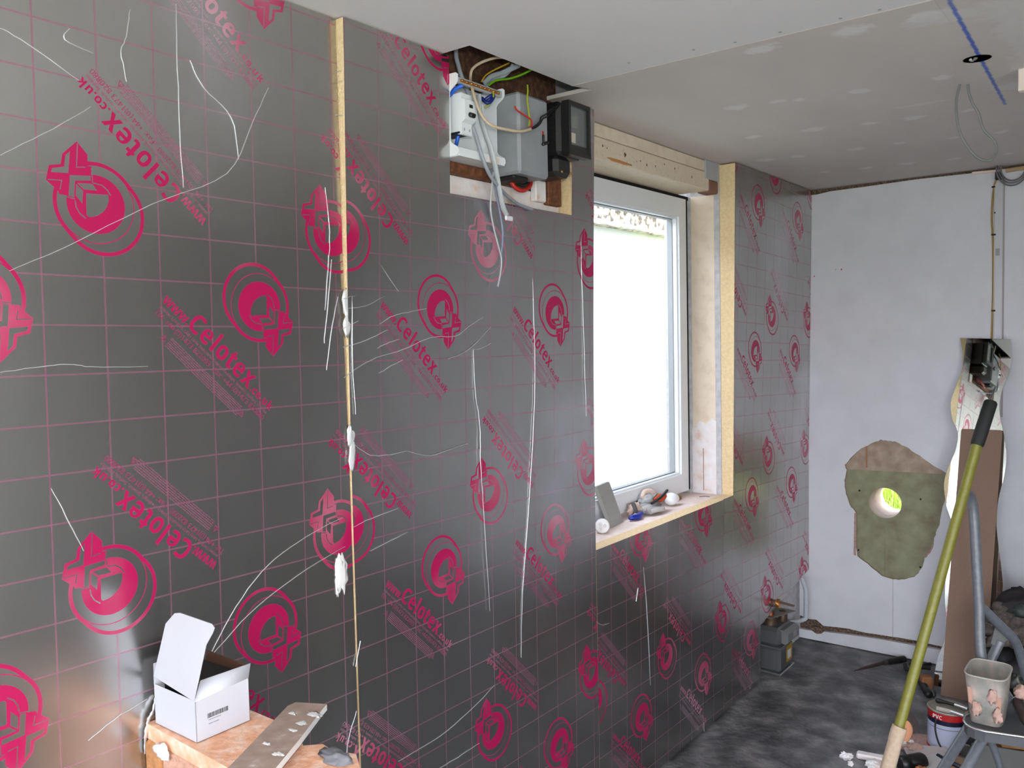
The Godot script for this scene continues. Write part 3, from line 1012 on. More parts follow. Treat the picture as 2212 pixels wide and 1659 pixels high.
	for i in 33:
		var an := -PI / 2 - TAU * i / 32.0 + (-0.003 if i == 0 else 0.003 if i == 32 else 0.0)
		ring.append(Vector2(0.40 + cos(an) * 0.083, 0.817 + sin(an) * 0.083 * 0.98))
	s = mb()
	var gp := pv([0.3996, 0.38])
	gp.append_array(ring)
	gp.append_array(pv([0.4004, 0.38, 0.75, 0.38, 0.76, 0.998, 0.15, 0.982, 0.15, 0.38]))
	prism(s, gp, wall_z(BACK - 0.016), 0.002)
	obj("old_green_paint", s, M.green_paint, wb)
	s = mb()
	prism(s, pv([0.15, 0.982, 0.76, 0.998, 0.76, 1.2, 0.15, 1.2]), wall_z(BACK - 0.016), 0.0035)
	obj("old_render", s, M.tan_plaster, wb)
	s = mb()
	box2(s, Vector3(0.303, 1.0, BACK - 0.013), Vector3(0.311, 1.2, BACK - 0.0115))
	obj("rust_run", s, plain(Color(0.60, 0.42, 0.32), 0.9), wb)
	for q in [[0.27, 0.872], [0.265, 0.545], [0.575, 0.855], [0.575, 0.497], [0.467, 1.11]]:
		s = mb()
		lathe(s, [Vector2(0.005, 0), Vector2(0.005, 0.001), Vector2(0.0, 0.001)], Transform3D(Basis(Vector3.RIGHT, PI / 2), Vector3(q[0], q[1], BACK - 0.0138)), 8)
		obj("screw_hole", s, M.void, wb)
	var hole := pv([0.4435, 0.415, 0.392, 0.425, 0.332, 0.466, 0.263, 0.515, 0.254, 0.565, 0.256, 0.749, 0.224, 0.791, 0.202, 0.853, 0.195, 0.926, 0.206, 0.982, 0.197, 1.009, 0.235, 1.058, 0.28, 1.102, 0.33, 1.131, 0.383, 1.155, 0.42, 1.153, 0.462, 1.148, 0.51, 1.125, 0.555, 1.093, 0.62, 1.05, 0.697, 1.004, 0.705, 0.93, 0.69, 0.857, 0.668, 0.733, 0.654, 0.70, 0.644, 0.661, 0.64, 0.62, 0.625, 0.58, 0.60, 0.55, 0.59, 0.513, 0.572, 0.47, 0.549, 0.447, 0.50, 0.425, 0.4445, 0.4152])
	var ragged := PackedVector2Array()
	for i in hole.size() - 1:
		for k in 4:
			var v := hole[i].lerp(hole[i + 1], k / 4.0)
			ragged.append(v + Vector2(wob.get_noise_1d(i * 31.0 + k * 7.0), wob.get_noise_1d(i * 19.0 + k * 11.0 + 500.0)) * (0.0 if i == 0 and k == 0 else 0.006))
	ragged.append(hole[hole.size() - 1])
	var skin := pv([0.4433, 0.104])
	skin.append_array(ragged)
	skin.append_array(pv([0.4447, 0.104, 0.467, 0.106, 0.553, 0.107, 0.654, 0.102, 3.72, 0.10, 3.72, 2.506, 1.4, 2.506, 1.2, 2.499, 0.80, 2.497, 0.55, 2.500, 0.30, 2.494, 0.12, 2.492, 0.05, 2.483, -0.053, 2.485, -0.053, 0.13, 0.002, 0.118, 0.042, 0.121, 0.08, 0.093, 0.15, 0.10, 0.214, 0.104, 0.30, 0.099, 0.374, 0.102]))
	s = mb()
	prism(s, skin, wall_z(BACK - 0.0155), 0.0155, true, false)
	obj("plaster_skin", s, M.white_wall, wb)
	s = mb()
	prism(s, skin, wall_z(BACK - 0.0155), 0.0153, false, true)
	obj("broken_plaster_edge", s, M.pink_plaster, wb)
	s = mb()
	prism(s, pv([0.243, 0.52, 0.256, 0.515, 0.258, 0.75, 0.247, 0.75]), wall_z(BACK - 0.001), 0.0016)
	obj("pink_plaster_strip", s, M.pink_plaster, wb)
	s = mb()
	prism(s, pv([0.592, 0.515, 0.625, 0.555, 0.65, 0.60, 0.641, 0.655, 0.625, 0.60, 0.60, 0.56]), wall_z(BACK - 0.012), 0.006)
	obj("pink_plaster_patch", s, M.pink_plaster, wb)
	for q in [[0.035, 2.04, 0.006], [0.15, 2.07, 0.004], [0.18, 2.068, 0.007]]:
		s = mb()
		lump(s, Vector3(q[0], q[1], BACK + 0.0005), Vector3(q[2], q[2] * 1.3, 0.004), 0.3, 3, 6)
		obj("red_speck", s, M.red, wb)
	# skirting left on the end wall
	var sk := structure("baseboard_back", "battered white skirting board left along the end wall")
	s = mb()
	prism(s, pv([-0.053, 0.006, 3.72, 0.006, 3.72, 0.086, 0.648, 0.085, 0.555, 0.082, 0.399, 0.081, 0.30, 0.077, 0.217, 0.073, 0.10, 0.064, -0.019, 0.054, -0.053, 0.054]), wall_z(BACK - 0.016), 0.024)
	obj("board", s, M.white_wall, sk)
	s = mb()
	prism(s, pv([0.012, 0.062, 0.045, 0.045, 0.075, 0.052, 0.085, 0.064, 0.06, 0.085, 0.02, 0.082]), wall_z(BACK - 0.004), 0.016)
	obj("torn_paper", s, M.brown_gap, sk)
	# the two walls out of the picture
	var wr := structure("wall_right")
	csg_block(wr, "plaster", Vector3(3.72, -0.1, BACK - 0.3), Vector3(3.95, 2.78, 2.6), [[Vector3(3.5, 0.06, -0.45), Vector3(4.2, 2.1, 1.45)]], mottled(51, 0.01, [[0.0, Color(0.62, 0.61, 0.60)], [1.0, Color(0.70, 0.69, 0.68)]], 0.6, 0.9))
	var d1 := structure("door_1", "glazed garden door in the right-hand wall")
	frame_ring(d1, "frame_member", -1.45, -0.5, 0.06, 2.1, 0.09, wall_x(3.84), 0.06)
	frame_ring(d1, "frame_member", -0.5, 0.45, 0.06, 2.1, 0.09, wall_x(3.84), 0.06)
	s = mb()
	box2(s, Vector3(3.865, 0.14, -0.37), Vector3(3.871, 2.02, 0.42))
	obj("glass_pane", s, M.glass, d1)
	s = mb()
	box2(s, Vector3(3.865, 0.14, 0.58), Vector3(3.871, 2.02, 1.37))
	obj("glass_pane", s, M.glass, d1)
	var wf := structure("wall_front")
	csg_block(wf, "plaster", Vector3(-0.335, -0.1, 2.3), Vector3(3.95, 2.78, 2.6), [[Vector3(0.8, 0.85, 2.0), Vector3(3.0, 2.3, 3.0)]], M.white_wall)
	var w2 := structure("window_2", "wide garden window behind the photographer")
	frame_ring(w2, "frame_member", 0.8, 3.0, 0.85, 2.3, 0.06, Transform3D(Basis(Vector3(-1, 0, 0), Vector3.UP, Vector3(0, 0, -1)), Vector3(3.8, 0, 2.5)), 0.07)
	s = mb()
	box2(s, Vector3(1.87, 0.9, 2.43), Vector3(1.93, 2.25, 2.5), 0.004)
	obj("frame_member", s, M.pvc, w2)
	s = mb()
	box2(s, Vector3(0.85, 0.9, 2.462), Vector3(2.95, 2.25, 2.468))
	obj("glass_pane", s, M.glass, w2)

# four mitred members round an opening, given as (across, up) in the plane of xf
func frame_ring(parent: Node, n: String, a0: float, a1: float, y0: float, y1: float, w: float, xf: Transform3D, depth: float, m: Material = null) -> void:
	var mm: Material = m if m else M.pvc
	var g := 0.0006
	for q in [[a0, y0 + g, a0 + w, y0 + w + g, a0 + w, y1 - w - g, a0, y1 - g], [a1, y1 - g, a1 - w, y1 - w - g, a1 - w, y0 + w + g, a1, y0 + g], [a0 + g, y0, a1 - g, y0, a1 - w - g, y0 + w, a0 + w + g, y0 + w], [a1 - g, y1, a0 + g, y1, a0 + w + g, y1 - w, a1 - w - g, y1 - w]]:
		var s := mb()
		prism(s, pv(q), xf, depth)
		obj(n, s, mm, parent)

func window() -> void:
	var w := structure("window_1", "white plastic casement window with one clear pane")
	frame_ring(w, "frame_member", 2.43, 3.655, 1.003, 2.362, 0.042, wall_x(-0.27), 0.07)
	# opening sash, its inner edge sloped towards the glass
	frame_ring(w, "sash_member", 2.466, 3.619, 1.039, 2.326, 0.052, wall_x(-0.255), 0.064)
	frame_ring(w, "glazing_bead", 2.512, 3.573, 1.085, 2.280, 0.014, wall_x(-0.25), 0.048)
	frame_ring(w, "gasket", 2.524, 3.561, 1.097, 2.268, 0.006, wall_x(-0.248), 0.026, M.gasket)
	var s := mb()
	box2(s, Vector3(-0.246, 1.09, -3.57), Vector3(-0.222, 2.275, -2.51))
	obj("glass_pane", s, M.glass, w)
	for y in [1.55, 1.86]:
		s = mb()
		lathe(s, [Vector2(0.003, 0), Vector2(0.003, 0.002), Vector2(0, 0.002)], Transform3D(Basis(Vector3.FORWARD, PI / 2), Vector3(-0.2, y, -3.63)), 10)
		obj("screw_cap", s, M.gasket, w)

func outdoors() -> void:
	var lawn := structure("ground_outside", "rough sunlit grass outside")
	var s := mb()
	box2(s, Vector3(-16, -0.3, -30), Vector3(14, -0.16, 14))
	obj("turf", s, mottled(71, 0.05, [[0.0, Color(0.20, 0.30, 0.06)], [0.5, Color(0.42, 0.52, 0.10)], [1.0, Color(0.66, 0.70, 0.30)]], 1.2, 0.9, 0.6), lawn)
	var blade := mb()
	flat(blade)
	for k in 3:
		var b := Basis(Vector3.UP, TAU * k / 3.0)
		quad(blade, b * Vector3(-0.006, 0, 0), b * Vector3(0.006, 0, 0), b * Vector3(0.004, 0.09, 0.02), b * Vector3(-0.004, 0.09, 0.02))
		tri(blade, b * Vector3(-0.004, 0.09, 0.02), b * Vector3(0.004, 0.09, 0.02), b * Vector3(0, 0.16, 0.06))
	blade.generate_normals()
	var gm := plain(Color(0.52, 0.60, 0.12), 0.7)
	gm.backlight_enabled = true
	gm.backlight = Color(0.3, 0.35, 0.05)
	gm.vertex_color_use_as_albedo = true
	var bm := blade.commit()
	bm.surface_set_material(0, gm)
	var mm := MultiMesh.new()
	mm.transform_format = MultiMesh.TRANSFORM_3D
	mm.use_colors = true
	mm.mesh = bm
	mm.instance_count = 5000
	var r := RandomNumberGenerator.new()
	r.seed = 9
	for i in 5000:
		var sc := r.randf_range(0.6, 1.5)
		mm.set_instance_transform(i, Transform3D(Basis(Vector3.UP, r.randf() * TAU).scaled(Vector3(sc, sc, sc)), Vector3(r.randf_range(-1.6, 2.4), -0.16, r.randf_range(-13.0, -6.5))))
		var c := r.randf_range(0.55, 1.0)
		mm.set_instance_color(i, Color(c * r.randf_range(0.8, 1.15), c, c * r.randf_range(0.5, 1.1)))
	var gi := MultiMeshInstance3D.new()
	gi.name = "grass"
	gi.multimesh = mm
	gi.set_meta("kind", "stuff")
	gi.set_meta("label", "long yellow-green grass seen through the vent hole")
	gi.set_meta("category", "grass")
	add_child(gi, true)
	# the neighbouring outbuilding close outside the window
	var nb := structure("exterior_wall", "white rendered wall close outside the window under a peeling eaves board")
	s = mb()
	box2(s, Vector3(-1.5, -0.2, -9.5), Vector3(-1.10, 2.50, 2.0))
	obj("render", s, plain(Color(0.90, 0.905, 0.90), 0.85), nb)
	s = mb()
	box2(s, Vector3(-1.10, 2.385, -9.5), Vector3(-1.0, 2.60, 2.0), 0.004)
	obj("eaves_board", s, mottled(72, 0.028, [[0.0, Color(0.30, 0.26, 0.22)], [0.35, Color(0.44, 0.38, 0.32)], [0.45, Color(0.76, 0.70, 0.62)], [1.0, Color(0.86, 0.82, 0.76)]], 1.1, 0.85, 0.8), nb)
	s = mb()
	for i in 13:
		lump(s, Vector3(-1.0, 2.392, -3.4 - i * 0.16), Vector3(0.02, 0.03, 0.17), 0.8, i + 3, 6)
	obj("flaking_paint", s, plain(Color(0.88, 0.86, 0.82), 0.8), nb).set_meta("kind", "stuff")
	var gt := structure("trim_1", "cream half-round gutter outside the window")
	var prof := []
	for i in 13:
		var an := PI + PI * i / 12.0
		prof.append(Vector3(-0.945 + cos(an) * 0.055, 2.60 + sin(an) * 0.055, 0))
	for i in 13:
		var an := TAU - PI * i / 12.0
		prof.append(Vector3(-0.945 + cos(an) * 0.051, 2.60 + sin(an) * 0.051, 0))
	var pp := PackedVector2Array()
	for q in prof:
		pp.append(Vector2(q.x, q.y))
	s = mb()
	prism(s, pp, wall_z(-9.5), 11.5)
	obj("channel", s, plain(Color(0.88, 0.87, 0.80), 0.5), gt)
	s = mb()
	tube(s, [Vector3(-0.945 - 0.06, 2.6, -4.66), Vector3(-0.945 - 0.045, 2.555, -4.66), Vector3(-0.945, 2.54, -4.66), Vector3(-0.945 + 0.045, 2.555, -4.66), Vector3(-0.945 + 0.06, 2.6, -4.66)], 0.006, 8)
	obj("bracket", s, plain(Color(0.88, 0.87, 0.80), 0.5), gt)

# ------------------------------------------------------------------ electrics in the notch
func cable(n: String, label: String, pts: Array, r: float, m: Material, squash := 1.0, group := "", hint := Vector3.UP) -> MeshInstance3D:
	var s := mb()
	tube(s, curve(pts, 6), r, 9, squash, hint)
	return one(n, s, m, label, "cable", group)

func electrics() -> void:
	var s := mb()
	# timber backing
	var t := thing("mounting_board", "dark stained timber backing board behind the meters, running up through the ceiling hole", "board", Vector3(0, 0, -2.0))
	box2(s, Vector3(-0.052, 2.207, -2.366), Vector3(-0.033, 2.76, -1.772), 0.002)
	obj("panel", s, M.dark_timber, t)
	s = mb()
	box2(s, Vector3(-0.032, 2.205, -2.165), Vector3(-0.008, 2.238, -1.77), 0.004)
	obj("rail", s, M.timber, t)
	for q in [[2.49, -1.80, 0.02], [2.475, -1.845, 0.014], [2.47, -1.90, 0.016]]:
		s = mb()
		lump(s, Vector3(-0.030, q[0], q[1]), Vector3(0.005, q[2] * 1.2, q[2]), 0.7, int(q[0] * 1000), 7)
		obj("plaster_dab", s, M.filler, t)
	s = mb()
	box2(s, Vector3(-0.0535, 2.142, -2.366), Vector3(-0.03, 2.205, -1.772), 0.002)
	one("plaster_strip", s, M.pale_plaster, "rough white plaster strip along the bottom of the meter notch", "plaster")
	s = mb()
	box2(s, Vector3(-0.03, 2.172, -2.262), Vector3(-0.006, 2.24, -2.205), 0.004)
	one("batten", s, M.pale_plaster, "short white-painted timber batten under the grey switch box", "batten")
	s = mb()
	box2(s, Vector3(-0.03, 2.168, -2.352), Vector3(-0.008, 2.30, -2.275), 0.003)
	one("batten", s, M.timber, "bare brown timber batten below the black meter", "batten")
	# joists seen through the hole
	s = mb()
	box2(s, Vector3(0.16, 2.53, -2.6), Vector3(0.21, 2.72, -1.5), 0.003)
	one("ceiling_joist", s, M.dark_timber, "dark ceiling joist in the shadows above the hole", "joist")

	# consumer unit without its cover
	var u := thing("consumer_unit", "white plastic fuse box with its cover off, wires hanging out", "fuse box", Vector3(0, 2.24, -1.87))
	s = mb()
	box2(s, Vector3(-0.031, 2.242, -1.975), Vector3(-0.026, 2.458, -1.768), 0.001)
	obj("back_plate", s, M.white_plastic, u)
	var side := [-0.030, 2.240, 0.046, 2.239, 0.054, 2.246, 0.054, 2.256, 0.050, 2.262, 0.030, 2.274, 0.024, 2.283, 0.025, 2.412, 0.031, 2.419, 0.049, 2.430, 0.055, 2.438, 0.056, 2.455, 0.050, 2.460, -0.030, 2.461]
	for z in [-1.7715, -1.9745]:
		s = mb()
		prism(s, pv(side), wall_z(z), 0.0035)
		obj("side_wall", s, M.white_plastic, u)
	s = mb()
	box2(s, Vector3(-0.028, 2.238, -1.972), Vector3(0.05, 2.2415, -1.771), 0.001)
	box2(s, Vector3(0.046, 2.238, -1.972), Vector3(0.052, 2.262, -1.771), 0.001)
	obj("bottom_tray", s, M.white_plastic, u)
	s = mb()
	box2(s, Vector3(0.0524, 2.241, -1.945), Vector3(0.0534, 2.256, -1.895), 0.0003)
	obj("paper_label", s, M.sill, u)
	s = mb()
	box2(s, Vector3(0.038, 2.434, -1.971), Vector3(0.050, 2.452, -1.772), 0.002)
	obj("terminal_rail", s, plain(Color(0.62, 0.63, 0.64), 0.25), u)
	s = mb()
	box2(s, Vector3(0.0495, 2.438, -1.955), Vector3(0.0535, 2.446, -1.785), 0.001)
	obj("brass_bar", s, M.brass, u)
	for k in 9:
		s = mb()
		lathe(s, [Vector2(0.0032, 0), Vector2(0.0032, 0.0035), Vector2(0.0, 0.0035)], Transform3D(Basis(Vector3(0, 0, 1), -PI / 2), Vector3(0.0535, 2.442, -1.79 - k * 0.0195)), 10)
		obj("terminal_screw", s, M.brass, u)
	# double width main switch: side profile in (x, y)
	var sw := thing("circuit_breaker", "pale grey double-width breaker inside the open fuse box", "breaker", Vector3(0.01, 2.31, -1.81))
	s = mb()
	prism(s, pv([-0.024, 2.314, 0.043, 2.300, 0.046, 2.303, 0.046, 2.332, 0.054, 2.336, 0.060, 2.340, 0.060, 2.392, 0.046, 2.396, 0.046, 2.412, -0.024, 2.412]), wall_z(-1.836), 0.044)
	obj("body", s, M.white_plastic, sw)
	s = mb()
	box2(s, Vector3(-0.024, 2.303, -1.834), Vector3(0.04, 2.309, -1.789), 0.002)
	obj("clip", s, M.black, sw)
	s = mb()
	box(s, Vector3(0.064, 2.352, -1.816), Vector3(0.014, 0.012, 0.022), 0.003, Basis(Vector3(0, 0, 1), -0.5))
	obj("toggle", s, M.black, sw)
	s = mb()
	box2(s, Vector3(0.0598, 2.372, -1.824), Vector3(0.0612, 2.381, -1.81), 0.0004)
	obj("indicator", s, M.black, sw)
	for z in [-1.803, -1.825]:
		s = mb()
		box2(s, Vector3(0.0455, 2.311, z - 0.002), Vector3(0.0466, 2.318, z + 0.002))
		obj("screw_slot", s, M.gasket, sw)

	# grey enclosure
	var g := thing("switch_box", "tall grey sheet-metal switch box hanging between fuse box and meter", "switch box", Vector3(0.02, 2.215, -2.05))
	s = mb()
	box2(s, Vector3(-0.03, 2.214, -2.126), Vector3(0.102, 2.446, -1.978), 0.008)
	obj("body", s, M.grey_plastic, g)
	s = mb()
	box2(s, Vector3(0.0, 2.201, -2.06), Vector3(0.075, 2.216, -1.985), 0.006)
	obj("gland_plate", s, M.dark, g)
	s = mb()
	box2(s, Vector3(0.1015, 2.318, -2.100), Vector3(0.1032, 2.352, -2.092), 0.0005)
	obj("red_slot", s, M.red, g)
	s = mb()
	box(s, Vector3(0.1065, 2.316, -2.101), Vector3(0.009, 0.009, 0.034), 0.003, Basis(Vector3.RIGHT, 0.35))
	box(s, Vector3(0.1055, 2.328, -2.0935), Vector3(0.007, 0.026, 0.007), 0.002)
	obj("switch_lever", s, M.black, g)
	# meter
	var k_m := thing("electricity_meter", "old black electricity meter with a glazed face, right of the grey switch box", "meter", Vector3(0.05, 2.23, -2.26))
	s = mb()
	box2(s, Vector3(-0.03, 2.300, -2.326), Vector3(0.096, 2.464, -2.190), 0.012)
	obj("case", s, M.black_plastic, k_m)
	frame_ring(k_m, "front_bezel", 2.206, 2.330, 2.300, 2.464, 0.013, wall_x(0.096), 0.026, M.black_plastic)
	s = mb()
	box2(s, Vector3(0.096, 2.302, -2.328), Vector3(0.121, 2.334, -2.208), 0.005)
	obj("lower_panel", s, M.black_plastic, k_m)
	s = mb()
	box2(s, Vector3(0.0965, 2.334, -2.317), Vector3(0.099, 2.452, -2.219), 0.001)
	obj("dial_plate", s, plain(Color(0.10, 0.11, 0.10), 0.3), k_m)
	s = mb()
	box2(s, Vector3(0.099, 2.394, -2.286), Vector3(0.1005, 2.432, -2.236), 0.001)
	obj("display_glass", s, plain(Color(0.27, 0.29, 0.22), 0.12), k_m)
	s = mb()
	box2(s, Vector3(0.099, 2.346, -2.276), Vector3(0.1003, 2.376, -2.242), 0.0003)
	obj("paper_label", s, plain(Color(0.80, 0.73, 0.64), 0.8), k_m)
	s = mb()
	box2(s, Vector3(0.112, 2.334, -2.317), Vector3(0.1145, 2.452, -2.219))
	obj("cover_glass", s, M.glass, k_m)
	s = mb()
	box2(s, Vector3(-0.03, 2.238, -2.275), Vector3(0.086, 2.302, -2.186), 0.014)
	obj("terminal_cover", s, M.black_plastic, k_m)
	for z in [-2.215, -2.262]:
		s = mb()
		lathe(s, [Vector2(0.004, 0), Vector2(0.004, 0.003), Vector2(0, 0.004)], Transform3D(Basis(Vector3(0, 0, 1), -PI / 2), Vector3(0.086, 2.252, z)), 10)
		obj("cover_screw", s, M.brass, k_m)

	# cables
	var up := Vector3(0, 0.13, 0)
	cable("supply_cable", "grey cable dropping from the ceiling hole behind the fuse box top", [Vector3(-0.015, 2.54, -1.846) + up, Vector3(-0.015, 2.547, -1.846), Vector3(-0.01, 2.511, -1.849), Vector3(0, 2.477, -1.85), Vector3(0, 2.432, -1.879), Vector3(-0.005, 2.389, -1.887)], 0.0065, M.grey_cable)
	cable("bell_cable", "cream cable looping from the ceiling across the boxes to a twisted joint", [Vector3(0.06, 2.547, -1.977), Vector3(0.05, 2.54, -1.942), Vector3(0.03, 2.522, -1.903), Vector3(0.02, 2.498, -1.874), Vector3(0.02, 2.468, -1.865), Vector3(0.055, 2.428, -1.83), Vector3(0.075, 2.382, -1.824), Vector3(0.09, 2.343, -1.834), Vector3(0.105, 2.323, -1.856), Vector3(0.118, 2.32, -1.911), Vector3(0.122, 2.324, -1.96), Vector3(0.122, 2.339, -2.007)], 0.0042, M.cream_cable)
	cable("red_wire", "short red wire with a bare end pointing up from the joint on the grey box", [Vector3(0.125, 2.389, -1.93), Vector3(0.125, 2.379, -1.94), Vector3(0.124, 2.372, -1.976), Vector3(0.123, 2.366, -2.006), Vector3(0.122, 2.354, -2.014), Vector3(0.122, 2.34, -2.004)], 0.0024, M.red)
	cable("earth_wire", "yellow-green wire standing up from the joint in front of the grey box", [Vector3(0.105, 2.469, -2.019), Vector3(0.112, 2.448, -2.011), Vector3(0.115, 2.423, -2.003), Vector3(0.118, 2.39, -2.005), Vector3(0.12, 2.366, -2.006), Vector3(0.122, 2.346, -1.998)], 0.0026, M.yellow_green)
	cable("black_wire", "crinkled black wire running from the joint up to the meter", [Vector3(0.122, 2.338, -2.002), Vector3(0.122, 2.352, -2.03), Vector3(0.12, 2.37, -2.056), Vector3(0.118, 2.385, -2.066), Vector3(0.114, 2.4, -2.098), Vector3(0.108, 2.418, -2.124), Vector3(0.102, 2.433, -2.155), Vector3(0.097, 2.455, -2.19)], 0.0024, M.black)
	cable("black_wire", "second crinkled black wire lying just under the first at the joint", [Vector3(0.121, 2.336, -2.003), Vector3(0.12, 2.35, -2.037), Vector3(0.118, 2.367, -2.063), Vector3(0.116, 2.383, -2.078), Vector3(0.112, 2.396, -2.108), Vector3(0.106, 2.416, -2.134), Vector3(0.1, 2.43, -2.168), Vector3(0.097, 2.45, -2.195)], 0.0022, M.black)
	cable("meter_tail", "upper thick blue tail bending into the terminal rail of the fuse box", [Vector3(-0.01, 2.406, -1.806), Vector3(0.01, 2.412, -1.79), Vector3(0.03, 2.421, -1.785), Vector3(0.045, 2.426, -1.787), Vector3(0.052, 2.429, -1.793)], 0.0056, M.blue)
	cable("meter_tail", "lower thick blue tail below the breaker", [Vector3(0.015, 2.315, -1.815), Vector3(0.012, 2.3, -1.814), Vector3(0.005, 2.286, -1.816), Vector3(-0.01, 2.279, -1.828)], 0.0055, M.blue)
	cable("link_wire", "dark blue loop of wire at the right end of the terminal rail", [Vector3(0.03, 2.422, -1.9), Vector3(0.045, 2.407, -1.906), Vector3(0.052, 2.416, -1.918), Vector3(0.052, 2.431, -1.927), Vector3(0.045, 2.425, -1.915), Vector3(0.03, 2.413, -1.908)], 0.0055, plain(Color(0.05, 0.13, 0.42), 0.4))
	cable("earth_wire", "short yellow-green end below the dark blue loop", [Vector3(0.054, 2.44, -1.923), Vector3(0.056, 2.427, -1.922), Vector3(0.05, 2.408, -1.916), Vector3(0.035, 2.395, -1.905)], 0.0026, M.yellow_green)
	cable("earth_wire", "thin yellow wire rising from the fuse box into the ceiling void", [Vector3(0.02, 2.473, -1.914), Vector3(0.02, 2.496, -1.935), Vector3(0.03, 2.517, -1.966), Vector3(0.05, 2.541, -2.007)], 0.0024, M.yellow)
	cable("flat_cable", "grey flat cable curving up from the fuse box into the ceiling void", [Vector3(0.015, 2.473, -1.932), Vector3(0.02, 2.498, -1.961), Vector3(0.03, 2.514, -1.998), Vector3(0.045, 2.53, -2.024), Vector3(0.06, 2.542, -2.043)], 0.008, M.grey_cable, 0.5)
	cable("flat_cable", "second grey flat cable lying under the other above the fuse box", [Vector3(0.012, 2.468, -1.944), Vector3(0.017, 2.497, -1.982), Vector3(0.03, 2.51, -2.009), Vector3(0.04, 2.528, -2.024), Vector3(0.05, 2.542, -2.025)], 0.006, M.grey_cable, 0.5)
	cable("earth_wire", "bright green wire rising beside the flat cables into the ceiling void", [Vector3(0.02, 2.47, -1.947), Vector3(0.025, 2.489, -1.976), Vector3(0.035, 2.503, -2.025), Vector3(0.05, 2.519, -2.062), Vector3(0.07, 2.538, -2.093)], 0.0032, M.green)
	cable("flat_cable", "thick pale grey flat cable hanging furthest, ending in a cut white tip", [Vector3(0.035, 2.426, -1.882), Vector3(0.045, 2.371, -1.874), Vector3(0.058, 2.319, -1.878), Vector3(0.066, 2.275, -1.892), Vector3(0.068, 2.225, -1.908), Vector3(0.062, 2.164, -1.932), Vector3(0.057, 2.121, -1.952), Vector3(0.055, 2.098, -1.971)], 0.0085, M.pale_cable, 0.62)
	cable("cut_end", "white cut tip with coloured cores at the end of the thick hanging cable", [Vector3(0.056, 2.089, -1.967), Vector3(0.054, 2.089, -1.998)], 0.0075, M.white_plastic, 0.55)
	cable("flat_cable", "grey cable hanging from the breaker and swinging right along the bottom of the notch", [Vector3(0.05, 2.325, -1.836), Vector3(0.058, 2.293, -1.841), Vector3(0.066, 2.243, -1.854), Vector3(0.068, 2.203, -1.878), Vector3(0.062, 2.179, -1.918), Vector3(0.05, 2.158, -1.975), Vector3(0.034, 2.141, -2.053), Vector3(0.026, 2.134, -2.134)], 0.0058, M.grey_cable, 0.8)
	cable("bell_wire", "thin pale grey wire hanging lowest over the printed board", [Vector3(0.055, 2.213, -1.915), Vector3(0.05, 2.163, -1.911), Vector3(0.045, 2.111, -1.911), Vector3(0.042, 2.06, -1.926), Vector3(0.04, 2.009, -1.948), Vector3(0.038, 1.97, -1.964), Vector3(0.036, 1.93, -1.961), Vector3(0.034, 1.89, -1.949)], 0.0026, M.pale_cable)
	cable("bell_wire", "thin blue-grey wire hanging behind the thick cut cable", [Vector3(0.05, 2.197, -1.923), Vector3(0.045, 2.154, -1.94), Vector3(0.04, 2.104, -1.96), Vector3(0.036, 2.045, -1.976), Vector3(0.032, 1.971, -1.969)], 0.0036, plain(Color(0.47, 0.49, 0.58), 0.45))
	cable("red_loop", "loop of thick red cable under the grey switch box", [Vector3(0.02, 2.222, -2.038), Vector3(0.028, 2.204, -2.034), Vector3(0.034, 2.189, -2.042), Vector3(0.036, 2.182, -2.066), Vector3(0.034, 2.189, -2.099), Vector3(0.026, 2.209, -2.132), Vector3(0.01, 2.229, -2.157)], 0.0062, M.red)
	cable("black_loop", "loop of black cable inside the red one under the grey switch box", [Vector3(0.022, 2.224, -2.054), Vector3(0.03, 2.209, -2.052), Vector3(0.034, 2.199, -2.067), Vector3(0.032, 2.202, -2.095), Vector3(0.024, 2.216, -2.123), Vector3(0.01, 2.233, -2.143)], 0.0058, M.black)

